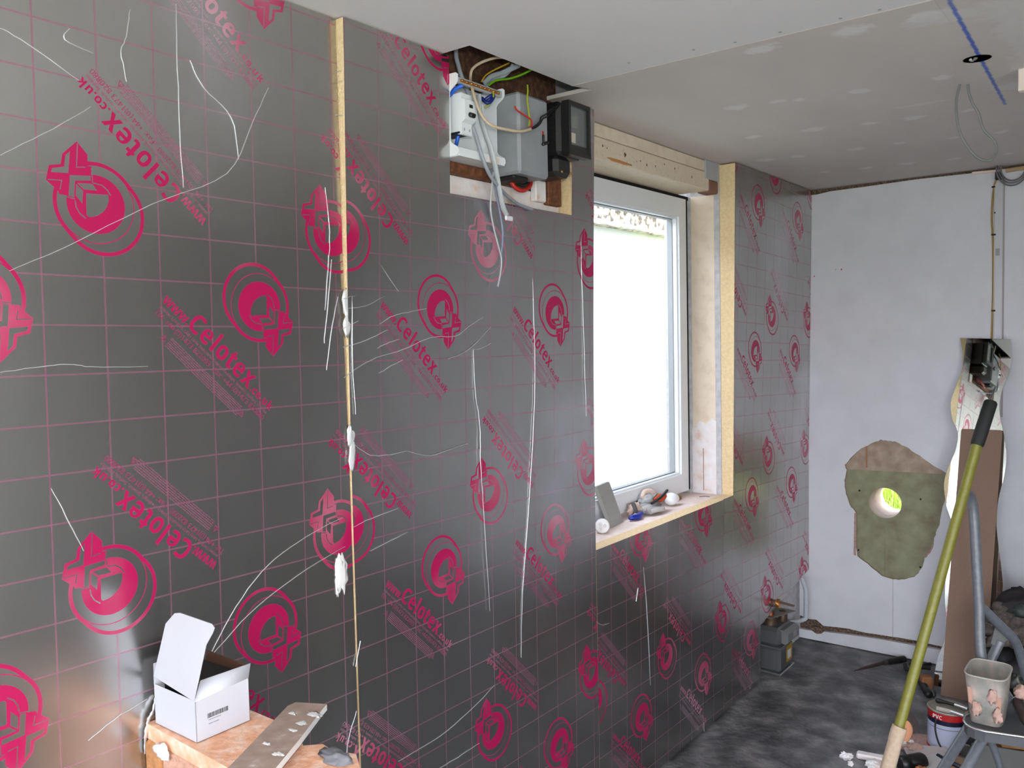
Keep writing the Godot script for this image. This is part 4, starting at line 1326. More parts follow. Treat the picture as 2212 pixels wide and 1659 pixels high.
# ------------------------------------------------------------------ on the window sill
func sill_things() -> void:
	var y0 := 0.9862
	# perforated grey plate, leaning to the left on its short edge
	var t := thing("perforated_plate", "grey plastic plate with rows of small holes standing tilted on the sill", "plate", Vector3(-0.14, y0, -2.9))
	var a: Vector3 = Vector3(-0.135, 0.986, -2.846)
	var b: Vector3 = Vector3(-0.153, 0.986, -2.963)
	var c: Vector3 = Vector3(-0.15, 1.161, -2.763)
	var across := (b - a)
	var upv := (c - a)
	var nrm := across.cross(upv).normalized()
	var s := mb()
	var bas := Basis(across.normalized(), upv.normalized(), nrm)
	prism(s, pv([0, 0, across.length() * 1.02, 0.0, across.length() * 1.05, upv.length() * 0.97, across.length() * 0.98, upv.length(), 0, upv.length()]), Transform3D(bas, a - nrm * 0.016), 0.016)
	obj("body", s, plain(Color(0.60, 0.60, 0.59), 0.55), t)
	for i in 6:
		for k in 5:
			s = mb()
			var p := a + across * (0.16 + k * 0.17) + upv * (0.12 + i * 0.155) + nrm * 0.0003
			lathe(s, [Vector2(0.0021, 0), Vector2(0.0021, 0.0004), Vector2(0, 0.0004)], Transform3D(Basis(across.normalized(), nrm, -upv.normalized()), p), 8)
			obj("hole", s, M.gasket, t)
	# lamp seen end on
	t = thing("energy_bulb", "white round-ended bulb lying end on beside the perforated plate", "light bulb", Vector3(-0.12, y0, -2.8))
	var f: Vector3 = Vector3(-0.115, 1.03, -2.742)
	f.y = y0 + 0.0285
	var to := (Vector3(1.588, 1.40, 0) - f).normalized()
	var xf := aim(f, f + to)
	s = mb()
	lathe(s, [Vector2(0.014, -0.075), Vector2(0.016, -0.045), Vector2(0.0275, -0.025), Vector2(0.0280, -0.004), Vector2(0.0262, 0.004), Vector2(0.0225, 0.006), Vector2(0.0, 0.006)], xf, 32)
	obj("body", s, plain(Color(0.90, 0.90, 0.905), 0.3), t)
	for k in 3:
		s = mb()
		var an := TAU * k / 3.0
		var u := xf.basis.x * cos(an) + xf.basis.z * sin(an)
		var w := xf.basis.x * -sin(an) + xf.basis.z * cos(an)
		var o := xf.origin + xf.basis.y * 0.007
		tube(s, curve([o + u * 0.003, o + u * 0.010 + w * 0.004, o + u * 0.015, o + u * 0.012 - w * 0.005, o + u * 0.004], 4), 0.0032, 7)
		obj("glass_tube", s, plain(Color(0.86, 0.85, 0.85), 0.3), t)
	s = mb()
	tube(s, [xf * Vector3(0, -0.095, 0), xf * Vector3(0, -0.074, 0)], 0.0125, 14)
	obj("cap", s, M.steel, t)
	# bulb with brass cap
	t = thing("light_bulb", "opal light bulb lying on its side with its brass cap to the right", "light bulb", Vector3(-0.16, y0, -3.4))
	var q0: Vector3 = Vector3(-0.143, 0.986, -3.356)
	q0.y = y0 + 0.0285
	xf = aim(q0, q0 + Vector3(0.02, -0.004, -0.1))
	s = mb()
	lathe(s, [Vector2(0.0, -0.030), Vector2(0.012, -0.027), Vector2(0.022, -0.018), Vector2(0.028, -0.003), Vector2(0.0275, 0.012), Vector2(0.022, 0.028), Vector2(0.0165, 0.042), Vector2(0.0135, 0.046)], xf, 28)
	obj("bulb_glass", s, plain(Color(0.90, 0.905, 0.915), 0.28), t)
	s = mb()
	lathe(s, [Vector2(0.0135, 0.045), Vector2(0.0115, 0.048), Vector2(0.0115, 0.066), Vector2(0.0095, 0.070), Vector2(0.0, 0.070)], xf, 20)
	obj("cap", s, plain(Color(0.55, 0.42, 0.26), 0.4, 0.8), t)
	# gloves
	t = thing("work_glove", "crumpled grey and white work glove lying on the sill in front of the bulb", "glove", Vector3(-0.15, y0, -3.2))
	s = mb()
	lump(s, Vector3(-0.150, y0 + 0.020, -3.165), Vector3(0.085, 0.044, 0.13), 0.5, 12, 12)
	obj("palm", s, plain(Color(0.66, 0.655, 0.66), 0.9), t)
	s = mb()
	lump(s, Vector3(-0.165, y0 + 0.058, -3.19), Vector3(0.07, 0.05, 0.12), 0.5, 31, 12)
	obj("cuff", s, plain(Color(0.69, 0.69, 0.70), 0.95), t)
	s = mb()
	tube(s, curve([Vector3(-0.14, y0 + 0.062, -3.23), Vector3(-0.155, y0 + 0.085, -3.20), Vector3(-0.165, y0 + 0.088, -3.165), Vector3(-0.16, y0 + 0.07, -3.135)], 4), [0.008, 0.009, 0.010, 0.011, 0.012, 0.012, 0.012, 0.012, 0.011, 0.010, 0.010, 0.009, 0.008], 8)
	obj("thumb", s, plain(Color(0.82, 0.72, 0.66), 0.9), t)
	for k in 4:
		s = mb()
		var p0 := Vector3(-0.115 - k * 0.014, y0 + 0.017 + k * 0.006, -3.12 + k * 0.012)
		tube(s, curve([p0, p0 + Vector3(0.012, 0.004, -0.03), p0 + Vector3(0.018, 0.002, -0.062), p0 + Vector3(0.012, -0.002, -0.088 - k * 0.006)], 5), 0.0115, 8)
		obj("finger", s, plain(Color(0.70, 0.685, 0.68) if k % 2 == 0 else Color(0.62, 0.615, 0.625), 0.9), t)
	s = mb()
	lump(s, Vector3(-0.128, y0 + 0.055, -3.235), Vector3(0.025, 0.03, 0.12), 0.25, 5, 9)
	obj("orange_panel", s, plain(Color(0.72, 0.26, 0.09), 0.7), t)
	s = mb()
	tube(s, curve([Vector3(-0.118, y0 + 0.048, -3.14), Vector3(-0.112, y0 + 0.062, -3.20), Vector3(-0.118, y0 + 0.082, -3.28)], 5), 0.006, 7)
	obj("dark_trim", s, M.dark, t)
	t = thing("work_glove", "pale scrap of glove with black stripes at the left end of the glove pile", "glove", Vector3(-0.17, y0, -3.1))
	s = mb()
	lump(s, Vector3(-0.165, y0 + 0.028, -3.075), Vector3(0.05, 0.056, 0.075), 0.45, 22, 11)
	obj("palm", s, plain(Color(0.80, 0.70, 0.64), 0.9), t)
	s = mb()
	tube(s, curve([Vector3(-0.150, y0 + 0.012, -3.045), Vector3(-0.140, y0 + 0.035, -3.042), Vector3(-0.155, y0 + 0.058, -3.050)], 5), 0.009, 8)
	obj("finger", s, plain(Color(0.32, 0.31, 0.32), 0.8), t)
	# blue packet
	t = thing("blue_packet", "small blue plastic packet lying on the sill before the gloves", "packet", Vector3(-0.12, y0, -3.0))
	s = mb()
	tube(s, curve([Vector3(-0.139, y0 + 0.011, -2.985), Vector3(-0.126, y0 + 0.014, -3.005), Vector3(-0.122, y0 + 0.013, -3.03), Vector3(-0.13, y0 + 0.018, -3.075)], 5), [0.006, 0.008, 0.010, 0.0115, 0.012, 0.012, 0.012, 0.012, 0.0125, 0.013, 0.0132, 0.013, 0.0125, 0.012, 0.011, 0.009], 10)
	obj("body", s, plain(Color(0.06, 0.14, 0.56), 0.35), t)
	s = mb()
	lump(s, Vector3(-0.13, y0 + 0.023, -3.02), Vector3(0.012, 0.006, 0.03), 0.3, 3, 7)
	obj("white_top", s, M.card, t)
	cable("twig", "thin dark splinter lying at the right end of the sill", [Vector3(-0.12, 0.988, -3.6), Vector3(-0.105, 0.988, -3.622), Vector3(-0.08, 0.988, -3.623)], 0.0014, M.brown_gap)
	var s3 := mb()
	tube(s3, [Vector3(-0.197, 0.99, -3.663), Vector3(-0.165, 1.02, -3.632)], 0.0022, 6)
	one("sealant_strand", s3, M.pvc, "white sealant strand curling at the window frame corner", "strand")

# ------------------------------------------------------------------ brick stub with the carton on it, bottom left
func pier() -> void:
	var top := 0.9985
	var t := thing("brick_stub", "stub of pinkish brickwork standing against the foil at the bottom edge", "brickwork", Vector3(0.15, 0, -1.0))
	var s := mb()
	var skin := pv([0.004, -0.845, 0.30, -0.835, 0.47, -0.835, 0.50, -0.905, 0.49, -0.965, 0.44, -1.00, 0.395, -0.985, 0.36, -0.99, 0.335, -0.965, 0.30, -0.985, 0.20, -1.0, 0.08, -1.0, 0.004, -0.995])
	var fill := mottled(81, 0.014, [[0.0, Color(0.86, 0.62, 0.48)], [0.45, Color(0.90, 0.69, 0.57)], [0.8, Color(0.92, 0.78, 0.69)], [1.0, Color(0.93, 0.87, 0.82)]], 3.0, 0.9, 0.4)
	var w := PackedVector2Array()
	for q in skin:
		w.append(Vector2(q.x, -q.y))
	prism(s, w, Transform3D(Basis(Vector3.RIGHT, Vector3(0, 0, -1), Vector3.UP), Vector3(0, top - 0.03, 0)), 0.03)
	obj("mortar_top", s, fill, t)
	var cols := [Color(0.70, 0.46, 0.26), Color(0.80, 0.60, 0.50), Color(0.76, 0.55, 0.44), Color(0.82, 0.64, 0.55)]
	for row in 5:
		for k in 3:
			s = mb()
			var x0 := 0.004 + k * 0.165 - (0.05 if row % 2 == 1 else 0.0)
			var x1 := x0 + 0.157
			if row == 0 and k == 0:
				x1 = 0.06
			if row == 0 and k == 1:
				x0 = 0.064
			x0 = maxf(x0, 0.004)
			x1 = minf(x1, 0.47)
			var y1 := top - 0.0305 - row * 0.075
			box2(s, Vector3(x0, y1 - 0.066, -0.985), Vector3(x1, y1, -0.838 - 0.002 * ((row + k) % 2)), 0.006)
			var cc: Color = cols[(row * 2 + k) % 4]
			var bm := mottled(82 + (row * 2 + k) % 4, 0.02, [[0.0, cc.darkened(0.15)], [1.0, cc.lightened(0.12)]], 4.0, 0.95, 0.5)
			if M.has("brick%d" % ((row * 2 + k) % 4)):
				bm = M["brick%d" % ((row * 2 + k) % 4)]
			else:
				M["brick%d" % ((row * 2 + k) % 4)] = bm
			obj("brick", s, bm, t)
	s = mb()
	box2(s, Vector3(0.006, 0.0, -0.982), Vector3(0.465, top - 0.031, -0.845))
	obj("mortar_core", s, M.tan_plaster, t)
	# grey lump on the far right end
	s = mb()
	lump(s, Vector3(0.425, top + 0.004, -0.965), Vector3(0.07, 0.02, 0.035), 0.6, 7, 9)
	one("mortar_lump", s, plain(Color(0.45, 0.45, 0.47), 0.9), "grey mortar lump on the right end of the brick stub", "mortar")
	s = mb()
	lump(s, Vector3(0.08, 0.968, -0.832), Vector3(0.05, 0.03, 0.012), 0.5, 17, 8)
	one("plaster_flake", s, M.filler, "white plaster flake on the front of the brick stub at the picture's bottom edge", "plaster")
	# torn foil where the bricks meet the board
	s = mb()
	tube(s, curve([Vector3(0.004, 1.045, -0.868), Vector3(0.012, 1.022, -0.856), Vector3(0.010, 1.005, -0.846), Vector3(0.008, 0.975, -0.840), Vector3(0.006, 0.94, -0.838)], 6), [0.003, 0.005, 0.006, 0.004, 0.006, 0.005, 0.003, 0.005, 0.006, 0.004, 0.005, 0.006, 0.004, 0.005, 0.003, 0.005, 0.006, 0.004, 0.005, 0.004, 0.003, 0.004, 0.003, 0.002, 0.002], 7, 0.5)
	one("foil_scrap", s, M.crease, "torn crumpled foil where the brick stub meets the board", "foil")
	# carton
	var y0 := 1.0
	var b := thing("cardboard_box", "small open white card carton with a printed barcode, flaps up, on the brick stub", "carton", Vector3(0.094, y0, -0.912))
	var x0 := 0.022
	var x1 := 0.166
	var z0 := -0.97
	var z1 := -0.854
	var h := 0.085
	var th := 0.0012
	s = mb()
	box2(s, Vector3(x0, y0, z1 - th), Vector3(x1, y0 + h * 0.93, z1), 0.0004)
	obj("front_panel", s, M.card, b)
	s = mb()
	box2(s, Vector3(x1 - th, y0, z0), Vector3(x1, y0 + h, z1), 0.0004)
	obj("side_panel", s, M.card, b)
	s = mb()
	box2(s, Vector3(x0, y0, z0), Vector3(x0 + th, y0 + h, z1), 0.0004)
	obj("side_panel", s, M.card, b)
	s = mb()
	box2(s, Vector3(x0, y0, z0), Vector3(x1, y0 + h, z0 + th), 0.0004)
	obj("back_panel", s, M.card, b)
	s = mb()
	box2(s, Vector3(x0, y0, z0), Vector3(x1, y0 + th, z1), 0.0004)
	obj("base_panel", s, M.card, b)
	# tall lid standing up from the near wall, tapering in a little with round corners
	var hinge := Vector3(0.022, 1.094, -0.854)
	var hr := Vector3(0.164, 1.079, -0.853)
	var tl := Vector3(0.075, 1.209, -0.854)
	var tm_ := Vector3(0.108, 1.235, -0.854)
	var tm2 := Vector3(0.126, 1.239, -0.854)
	var tr := Vector3(0.23, 1.238, -0.854)
	var tr2 := Vector3(0.239, 1.232, -0.854)
	var tr3 := Vector3(0.233, 1.222, -0.854)
	var br := Vector3(0.21, 1.195, -0.854)
	var rim := [hinge, hr, br, tr3, tr2, tr, tm2, tm_, tl]
	s = mb()
	var back := Vector3(-0.0004, 0.0003, -0.0013)
	flat(s)
	var ctr := (hinge + hr + tr + tl) / 4.0
	for i in rim.size():
		var p: Vector3 = rim[i]
		var q: Vector3 = rim[(i + 1) % rim.size()]
		tri(s, ctr, p, q)
		tri(s, ctr + back, q + back, p + back)
		quad(s, p, p + back, q + back, q)
	obj("lid_flap", s, M.card, b)
	# side flap on the room side, standing up
	s = mb()
	var f0 := Vector3(0.166, 1.078, -0.852)
	var f1 := Vector3(0.166, 1.085, -0.97)
	var f2 := Vector3(0.172, 1.115, -0.972)
	var f3 := Vector3(0.16, 1.112, -0.87)
	quad(s, f0, f1, f2, f3)
	var bk := Vector3(-0.0012, 0, -0.0004)
	quad(s, f3 + bk, f2 + bk, f1 + bk, f0 + bk)
	quad(s, f3, f2, f2 + bk, f3 + bk)
	quad(s, f2, f1, f1 + bk, f2 + bk)
	quad(s, f0, f3, f3 + bk, f0 + bk)
	obj("side_flap", s, M.card, b)
	s = mb()
	var g0 := Vector3(x0, y0 + h, z1)
	var g1 := Vector3(x0, y0 + h, z0)
	quad(s, g0, Vector3(x0 - 0.006, y0 + h + 0.032, z1 - 0.004), Vector3(x0 - 0.006, y0 + h + 0.034, z0 + 0.03), g1)
	quad(s, g1 + Vector3(0.0012, 0, 0), Vector3(x0 - 0.0048, y0 + h + 0.034, z0 + 0.03), Vector3(x0 - 0.0048, y0 + h + 0.032, z1 - 0.004), g0 + Vector3(0.0012, 0, 0))
	obj("side_flap", s, M.card, b)
	# barcode and two short lines of print
	var ink := plain(Color(0.12, 0.12, 0.12), 0.7)
	s = mb()
	var z := -0.878
	var r := RandomNumberGenerator.new()
	r.seed = 3
	var lift := x1 + 0.0002
	while z > -0.921:
		var wd := r.randf_range(0.0004, 0.0014)
		box2(s, Vector3(lift - 0.0003, 1.038, z - wd), Vector3(lift, 1.047, z))
		z -= wd + r.randf_range(0.0004, 0.0011)
	obj("barcode", s, ink, b).set_meta("kind", "stuff")
	s = mb()
	z = -0.880
	while z > -0.905:
		box2(s, Vector3(lift - 0.0003, 1.0335, z - 0.0012), Vector3(lift, 1.0352, z))
		z -= 0.0019
	z = -0.880
	while z > -0.902:
		box2(s, Vector3(lift - 0.0003, 1.026, z - 0.0012), Vector3(lift, 1.0278, z))
		z -= 0.0021 if z < -0.885 and z > -0.892 else 0.0017
	obj("small_print", s, plain(Color(0.45, 0.45, 0.47), 0.7), b).set_meta("kind", "stuff")
	# what is in it
	t = thing("packed_item", "black wrapped item inside the open white carton", "item", Vector3(0.1, y0, -0.92))
	s = mb()
	box(s, Vector3(0.092, y0 + 0.052, -0.914), Vector3(0.12, 0.098, 0.09), 0.006, Basis(Vector3.UP, 0.05))
	obj("body", s, plain(Color(0.03, 0.03, 0.035), 0.5), t)
	s = mb()
	box(s, Vector3(0.098, y0 + 0.094, -0.9625), Vector3(0.13, 0.04, 0.003), 0.001, Basis(Vector3.RIGHT, -0.2))
	one("cardboard_insert", s, plain(Color(0.30, 0.19, 0.12), 0.9), "brown card insert at the back of the open carton", "card")
	# strip of plasterboard across the stub
	var p0: Vector3 = Vector3(0.187, 1.012, -1.054)
	var p1: Vector3 = Vector3(0.258, 1.012, -1.09)
	var q0: Vector3 = Vector3(0.357, 1.03, -0.782)
	var q1: Vector3 = Vector3(0.424, 1.03, -0.829)
	var ps := thing("plasterboard_strip", "long dusty plasterboard offcut lying slantwise across the brick stub", "offcut", Vector3(0.3, 1.0, -0.95))
	var dl := (q0 - p0).normalized()
	q0 = q0 + dl * 0.25
	q1 = q1 + (q1 - p1).normalized() * 0.25
	s = mb()
	flat(s)
	var dn := Vector3(0, -0.0125, 0)
	var e0 := p0.lerp(q0, 0.035)
	var edge := [p0.lerp(p1, 0.12), p1.lerp(p0, 0.04), p1 + (q1 - p1) * 0.06 + Vector3(-0.004, 0, 0), p1.lerp(q1, 0.3), q1, q0, e0]
	var cen := (p0 + p1 + q0 + q1) / 4.0
	for i in edge.size():
		var v0: Vector3 = edge[i]
		var v1: Vector3 = edge[(i + 1) % edge.size()]
		tri(s, cen, v1, v0)
		tri(s, cen + dn, v0 + dn, v1 + dn)
	obj("paper_face", s, mottled(91, 0.012, [[0.0, Color(0.58, 0.50, 0.45)], [0.7, Color(0.66, 0.58, 0.53)], [0.9, Color(0.72, 0.66, 0.62)], [1.0, Color(0.86, 0.84, 0.83)]], 3.0, 0.9, 0.1), ps)
	s = mb()
	flat(s)
	for i in edge.size():
		var v0: Vector3 = edge[i]
		var v1: Vector3 = edge[(i + 1) % edge.size()]
		quad(s, v0, v1, v1 + dn, v0 + dn)
	obj("gypsum_edge", s, M.filler, ps)
	for q in [[0.75, 0.18, 0.016], [0.86, 0.10, 0.02], [0.3, 0.10, 0.012], [0.82, 0.42, 0.014], [0.35, 0.35, 0.012], [0.7, 0.24, 0.012]]:
		s = mb()
		var pt: Vector3 = p0.lerp(p1, q[0]).lerp(q0.lerp(q1, q[0]), q[1])
		lump(s, pt, Vector3(q[2] * 1.6, 0.0016, q[2]), 0.7, int(q[1] * 100), 8)
		obj("plaster_spot", s, M.filler, ps)

# ------------------------------------------------------------------ gas meter in the far corner
func gas() -> void:
	var t := thing("gas_meter", "grey sheet-metal gas meter standing on the floor in the far left corner", "gas meter", Vector3(-0.02, 0, -4.25))
	var grey := plain(Color(0.33, 0.335, 0.34), 0.42, 0.25)
	var s := mb()
	box2(s, Vector3(-0.10, 0.008, -4.34), Vector3(0.053, 0.135, -4.147), 0.014)
	obj("lower_case", s, grey, t)
	s = mb()
	box2(s, Vector3(-0.104, 0.0, -4.345), Vector3(0.058, 0.010, -4.142), 0.003)
	obj("bottom_flange", s, M.steel, t)
	s = mb()
	box2(s, Vector3(-0.104, 0.135, -4.344), Vector3(0.057, 0.1415, -4.143), 0.003)
	obj("seam", s, plain(Color(0.46, 0.465, 0.47), 0.35, 0.4), t)
	s = mb()
	box2(s, Vector3(-0.10, 0.140, -4.34), Vector3(0.053, 0.238, -4.147), 0.018)
	obj("upper_case", s, grey, t)
	var ix := Transform3D(Basis(Vector3(1, 0, 0), Vector3.UP, Vector3(0, 0, 1)), Vector3(0, 0, -4.322))
	s = mb()
	prism(s, pv([0.045, 0.162, 0.074, 0.158, 0.088, 0.170, 0.088, 0.214, 0.066, 0.229, 0.045, 0.229]), ix, 0.155)
	obj("index_box", s, plain(Color(0.40, 0.405, 0.41), 0.4), t)
	s = mb()
	box2(s, Vector3(0.0876, 0.178, -4.29), Vector3(0.0888, 0.208, -4.235), 0.0003)
	obj("index_window", s, plain(Color(0.52, 0.50, 0.47), 0.3), t)
	s = mb()
	box2(s, Vector3(0.0528, 0.04, -4.315), Vector3(0.0538, 0.125, -4.235), 0.0003)
	obj("yellow_label", s, plain(Color(0.58, 0.46, 0.07), 0.6), t)
	s = mb()
	box2(s, Vector3(0.0536, 0.055, -4.30), Vector3(0.0545, 0.10, -4.25), 0.0003)
	obj("white_label", s, plain(Color(0.75, 0.74, 0.72), 0.7), t)
	s = mb()
	lathe(s, [Vector2(0.028, 0.236), Vector2(0.028, 0.262), Vector2(0.025, 0.264), Vector2(0.025, 0.285), Vector2(0.0, 0.285)], Transform3D(Basis.IDENTITY, Vector3(-0.015, 0, -4.20)), 20)
	obj("inlet_union", s, plain(Color(0.36, 0.28, 0.22), 0.5, 0.5), t)
	s = mb()
	lathe(s, [Vector2(0.024, 0.236), Vector2(0.024, 0.27), Vector2(0.018, 0.29), Vector2(0.0, 0.295)], Transform3D(Basis.IDENTITY, Vector3(0.015, 0, -4.29)), 20)
	obj("outlet_union", s, plain(Color(0.34, 0.26, 0.19), 0.5, 0.5), t)
	# bracket and valve above
	var v := thing("gas_valve", "brass gas valve and lever on a steel bracket plate on top of the meter", "valve", Vector3(0, 0.29, -4.2))
	s = mb()
	prism(s, pv([-0.075, 4.135, 0.012, 4.15, 0.015, 4.17, 0.07, 4.33, -0.05, 4.34, -0.075, 4.3]), Transform3D(Basis(Vector3.RIGHT, Vector3(0, 0, -1), Vector3.UP), Vector3(0, 0.286, 0)), 0.003)
	obj("bracket_plate", s, plain(Color(0.55, 0.54, 0.52), 0.5, 0.4), v)
	s = mb()
	tube(s, [Vector3(-0.015, 0.286, -4.20), Vector3(-0.015, 0.335, -4.20)], [0.018, 0.014], 14)
	obj("stem", s, M.copper, v)
	s = mb()
	tube(s, [Vector3(-0.06, 0.352, -4.20), Vector3(0.03, 0.352, -4.20)], 0.019, 14)
	obj("body", s, plain(Color(0.42, 0.37, 0.31), 0.5, 0.5), v)
	s = mb()
	tube(s, [Vector3(0.018, 0.354, -4.20), Vector3(0.034, 0.354, -4.20)], 0.024, 6)
	obj("hexagon_nut", s, M.brass, v)
	s = mb()
	box(s, Vector3(0.068, 0.360, -4.195), Vector3(0.085, 0.008, 0.02), 0.003, Basis(Vector3(0, 0, 1), -0.10))
	obj("lever", s, plain(Color(0.52, 0.42, 0.36), 0.45, 0.5), v)
	s = mb()
	tube(s, curve([Vector3(-0.06, 0.352, -4.20), Vector3(-0.075, 0.345, -4.19), Vector3(-0.09, 0.33, -4.185)], 4), 0.012, 10)
	obj("elbow", s, M.dark, v)
	# old lead-painted pipe bending over in the corner
	cable("gas_pipe", "white-painted pipe bending down the far corner beside the gas meter", [Vector3(-0.045, 0.40, -4.66), Vector3(-0.022, 0.400, -4.64), Vector3(0.005, 0.375, -4.615), Vector3(0.028, 0.325, -4.605), Vector3(0.032, 0.27, -4.60), Vector3(0.031, 0.19, -4.60), Vector3(0.028, 0.165, -4.597), Vector3(0.0, 0.152, -4.575), Vector3(-0.04, 0.15, -4.53)], 0.0125, mottled(95, 0.05, [[0.0, Color(0.35, 0.35, 0.37)], [0.25, Color(0.66, 0.67, 0.70)], [1.0, Color(0.76, 0.77, 0.80)]], 5.0, 0.6))
	s = mb()
	tube(s, [Vector3(-0.053, 0.30, -4.04), Vector3(-0.04, 0.345, -4.30), Vector3(-0.03, 0.405, -4.67)], [0.007, 0.009, 0.009], 8, 0.7)
	one("sealant_bead", s, M.brown_gap, "dirty grey edge bead along the slanting cut over the gas meter", "bead")

# ------------------------------------------------------------------ along the end wall
func back_things() -> void:
	# cable chase: flat steel capping with a yellow earth wire clipped beside it
	var t := thing("cable_capping", "narrow pale metal cable capping running down the end wall from the ceiling", "capping", Vector3(0.92, 2.0, BACK))
	var s := mb()
	box2(s, Vector3(0.905, 1.30, BACK - 0.001), Vector3(0.943, 2.462, BACK + 0.006), 0.002)
	obj("channel", s, plain(Color(0.70, 0.70, 0.715), 0.45, 0.2), t)
	s = mb()
	box2(s, Vector3(0.940, 1.30, BACK - 0.001), Vector3(0.9465, 2.462, BACK + 0.0085), 0.001)
	obj("lip", s, plain(Color(0.62, 0.58, 0.585), 0.6), t)
	s = mb()
	box2(s, Vector3(0.903, 1.30, BACK - 0.001), Vector3(0.9075, 2.462, BACK + 0.0085), 0.001)
	obj("lip", s, plain(Color(0.74, 0.735, 0.73), 0.6), t)
	s = mb()
	for k in 5:
		box2(s, Vector3(0.911 + k * 0.0035, 2.085, BACK + 0.0058), Vector3(0.9128 + k * 0.0035, 2.12, BACK + 0.0064))
	obj("printed_mark", s, plain(Color(0.35, 0.35, 0.35), 0.7), t).set_meta("kind", "stuff")
	s = mb()
	box2(s, Vector3(0.908, 2.448, BACK), Vector3(0.935, 2.485, BACK + 0.03), 0.003)
	obj("black_block", s, M.black, t)
	cable("earth_cable", "ochre earth cable clipped down the left side of the metal capping", [Vector3(0.921, 2.482, BACK + 0.012), Vector3(0.912, 2.455, BACK + 0.007), Vector3(0.902, 2.42, BACK + 0.005), Vector3(0.896, 2.36, BACK + 0.005), Vector3(0.893, 2.27, BACK + 0.005), Vector3(0.897, 2.19, BACK + 0.005), Vector3(0.900, 2.10, BACK + 0.005), Vector3(0.901, 1.90, BACK + 0.005), Vector3(0.897, 1.70, BACK + 0.005), Vector3(0.896, 1.55, BACK + 0.005)], 0.0042, plain(Color(0.60, 0.47, 0.20), 0.5))
	for q in [[0.899, 2.418, 0.016], [0.901, 2.188, 0.02], [0.903, 1.82, 0.018], [0.906, 2.293, 0.006]]:
		s = mb()
		box2(s, Vector3(q[0] - q[2] * 0.5, q[1] - 0.004, BACK), Vector3(q[0] + q[2] * 0.5, q[1] + 0.004, BACK + 0.0105), 0.002)
		one("cable_clip", s, M.dark, ["topmost dark clip on the ochre earth cable, just under the ceiling", "dark clip on the ochre earth cable above the capping's printed mark", "lowest dark clip on the ochre earth cable, above the mirror", "tiny dark nail clip between the top two cable clips"][[2.418, 2.188, 1.82, 2.293].find(q[1])], "clip", "clips on the earth cable")
	# strip of old paper at the ceiling edge
	s = mb()
	box(s, Vector3(0.87, 2.494, BACK + 0.006), Vector3(0.13, 0.012, 0.012), 0.002, Basis(Vector3(0, 0, 1), -0.03))
	one("torn_paper", s, M.sill, "torn cream paper strip along the ceiling edge above the capping", "paper")
	s = mb()
	box(s, Vector3(1.00, 2.49, BACK + 0.007), Vector3(0.10, 0.018, 0.014), 0.002, Basis(Vector3(0, 0, 1), 0.03))
	one("timber_batten", s, plain(Color(0.66, 0.56, 0.42), 0.8), "short bare timber batten at the ceiling edge behind the cable coil", "batten")
	# coil of cable hanging at the top right
	for k in 3:
		var pts := []
		for i in 15:
			var a := PI * 0.92 + (PI * 1.16) * i / 14.0
			pts.append(Vector3(0.985 + cos(a) * (0.052 + k * 0.008), 2.497 + sin(a) * (0.062 + k * 0.013), BACK + 0.03 + k * 0.010))
		pts.append(Vector3(1.045 + k * 0.01, 2.535, BACK + 0.06))
		cable("cable_coil", ["inner grey loop of the cable coil hanging at the ceiling by the capping", "middle grey loop of the cable coil hanging at the ceiling by the capping", "outermost and lowest grey loop of the cable coil by the capping"][k], pts, 0.0036, plain(Color(0.40, 0.39, 0.39), 0.5), 1.0, "cable coil by the capping")

	# wavy-edged mirror leaning on the wall
	var n := Vector3(-0.075, 0.165, 0.98).normalized()
	var org := Vector3(0.865, 0.0, -4.424)
	var right := Vector3.UP.cross(n).normalized()
	var upv := n.cross(right)
	var bas := Basis(right, upv, n)
	var inv := bas.transposed()
	var left := [[0.761, 1.690, -4.708], [0.774, 1.621, -4.695], [0.775, 1.53, -4.68], [0.747, 1.443, -4.667], [0.73, 1.37, -4.656], [0.74, 1.291, -4.642], [0.767, 1.224, -4.629], [0.76, 1.141, -4.616], [0.73, 1.053, -4.603], [0.714, 0.973, -4.591], [0.728, 0.873, -4.573], [0.756, 0.788, -4.556], [0.752, 0.70, -4.542], [0.742, 0.60, -4.526], [0.738, 0.432, -4.498], [0.748, 0.335, -4.481], [0.746, 0.237, -4.464], [0.718, 0.144, -4.451], [0.707, 0.07, -4.437], [0.705, 0.008, -4.43]]
	var rgt := [[0.981, 1.682, -4.69], [0.989, 1.609, -4.677], [0.982, 1.532, -4.664], [0.957, 1.454, -4.653], [0.944, 1.377, -4.641], [0.95, 1.301, -4.628], [0.968, 1.225, -4.614], [0.981, 1.128, -4.597], [0.974, 1.03, -4.581], [0.955, 0.93, -4.565], [0.95, 0.80, -4.55], [0.975, 0.62, -4.52], [0.985, 0.50, -4.50], [0.96, 0.35, -4.47], [0.955, 0.2, -4.45], [0.97, 0.008, -4.42]]
	var out := []
	for side in [left, rgt]:
		var pts := []
		for q in side:
			pts.append(Vector3(q[0], q[1], q[2]))
		var c := curve(pts, 4)
		if side == rgt:
			c.reverse()
			out = out + c
		else:
			out = out + c
	var poly := PackedVector2Array()
	for q: Vector3 in out:
		var l: Vector3 = inv * (q - org)
		poly.append(Vector2(l.x, l.y))
	var mir := thing("wavy_mirror", "tall wavy-edged mirror leaning on the end wall, showing the foil and ceiling", "mirror", Vector3(0.86, 0, -4.43))
	s = mb()
	prism(s, poly, Transform3D(bas, org - n * 0.005), 0.0005)
	obj("backing", s, M.dark, mir)
	s = mb()
	prism(s, poly, Transform3D(bas, org - n * 0.004), 0.004)
	obj("mirror_glass", s, plain(Color(0.93, 0.95, 0.945), 0.015, 1.0), mir)

	# strip of brown hardboard in front of it
	s = mb()
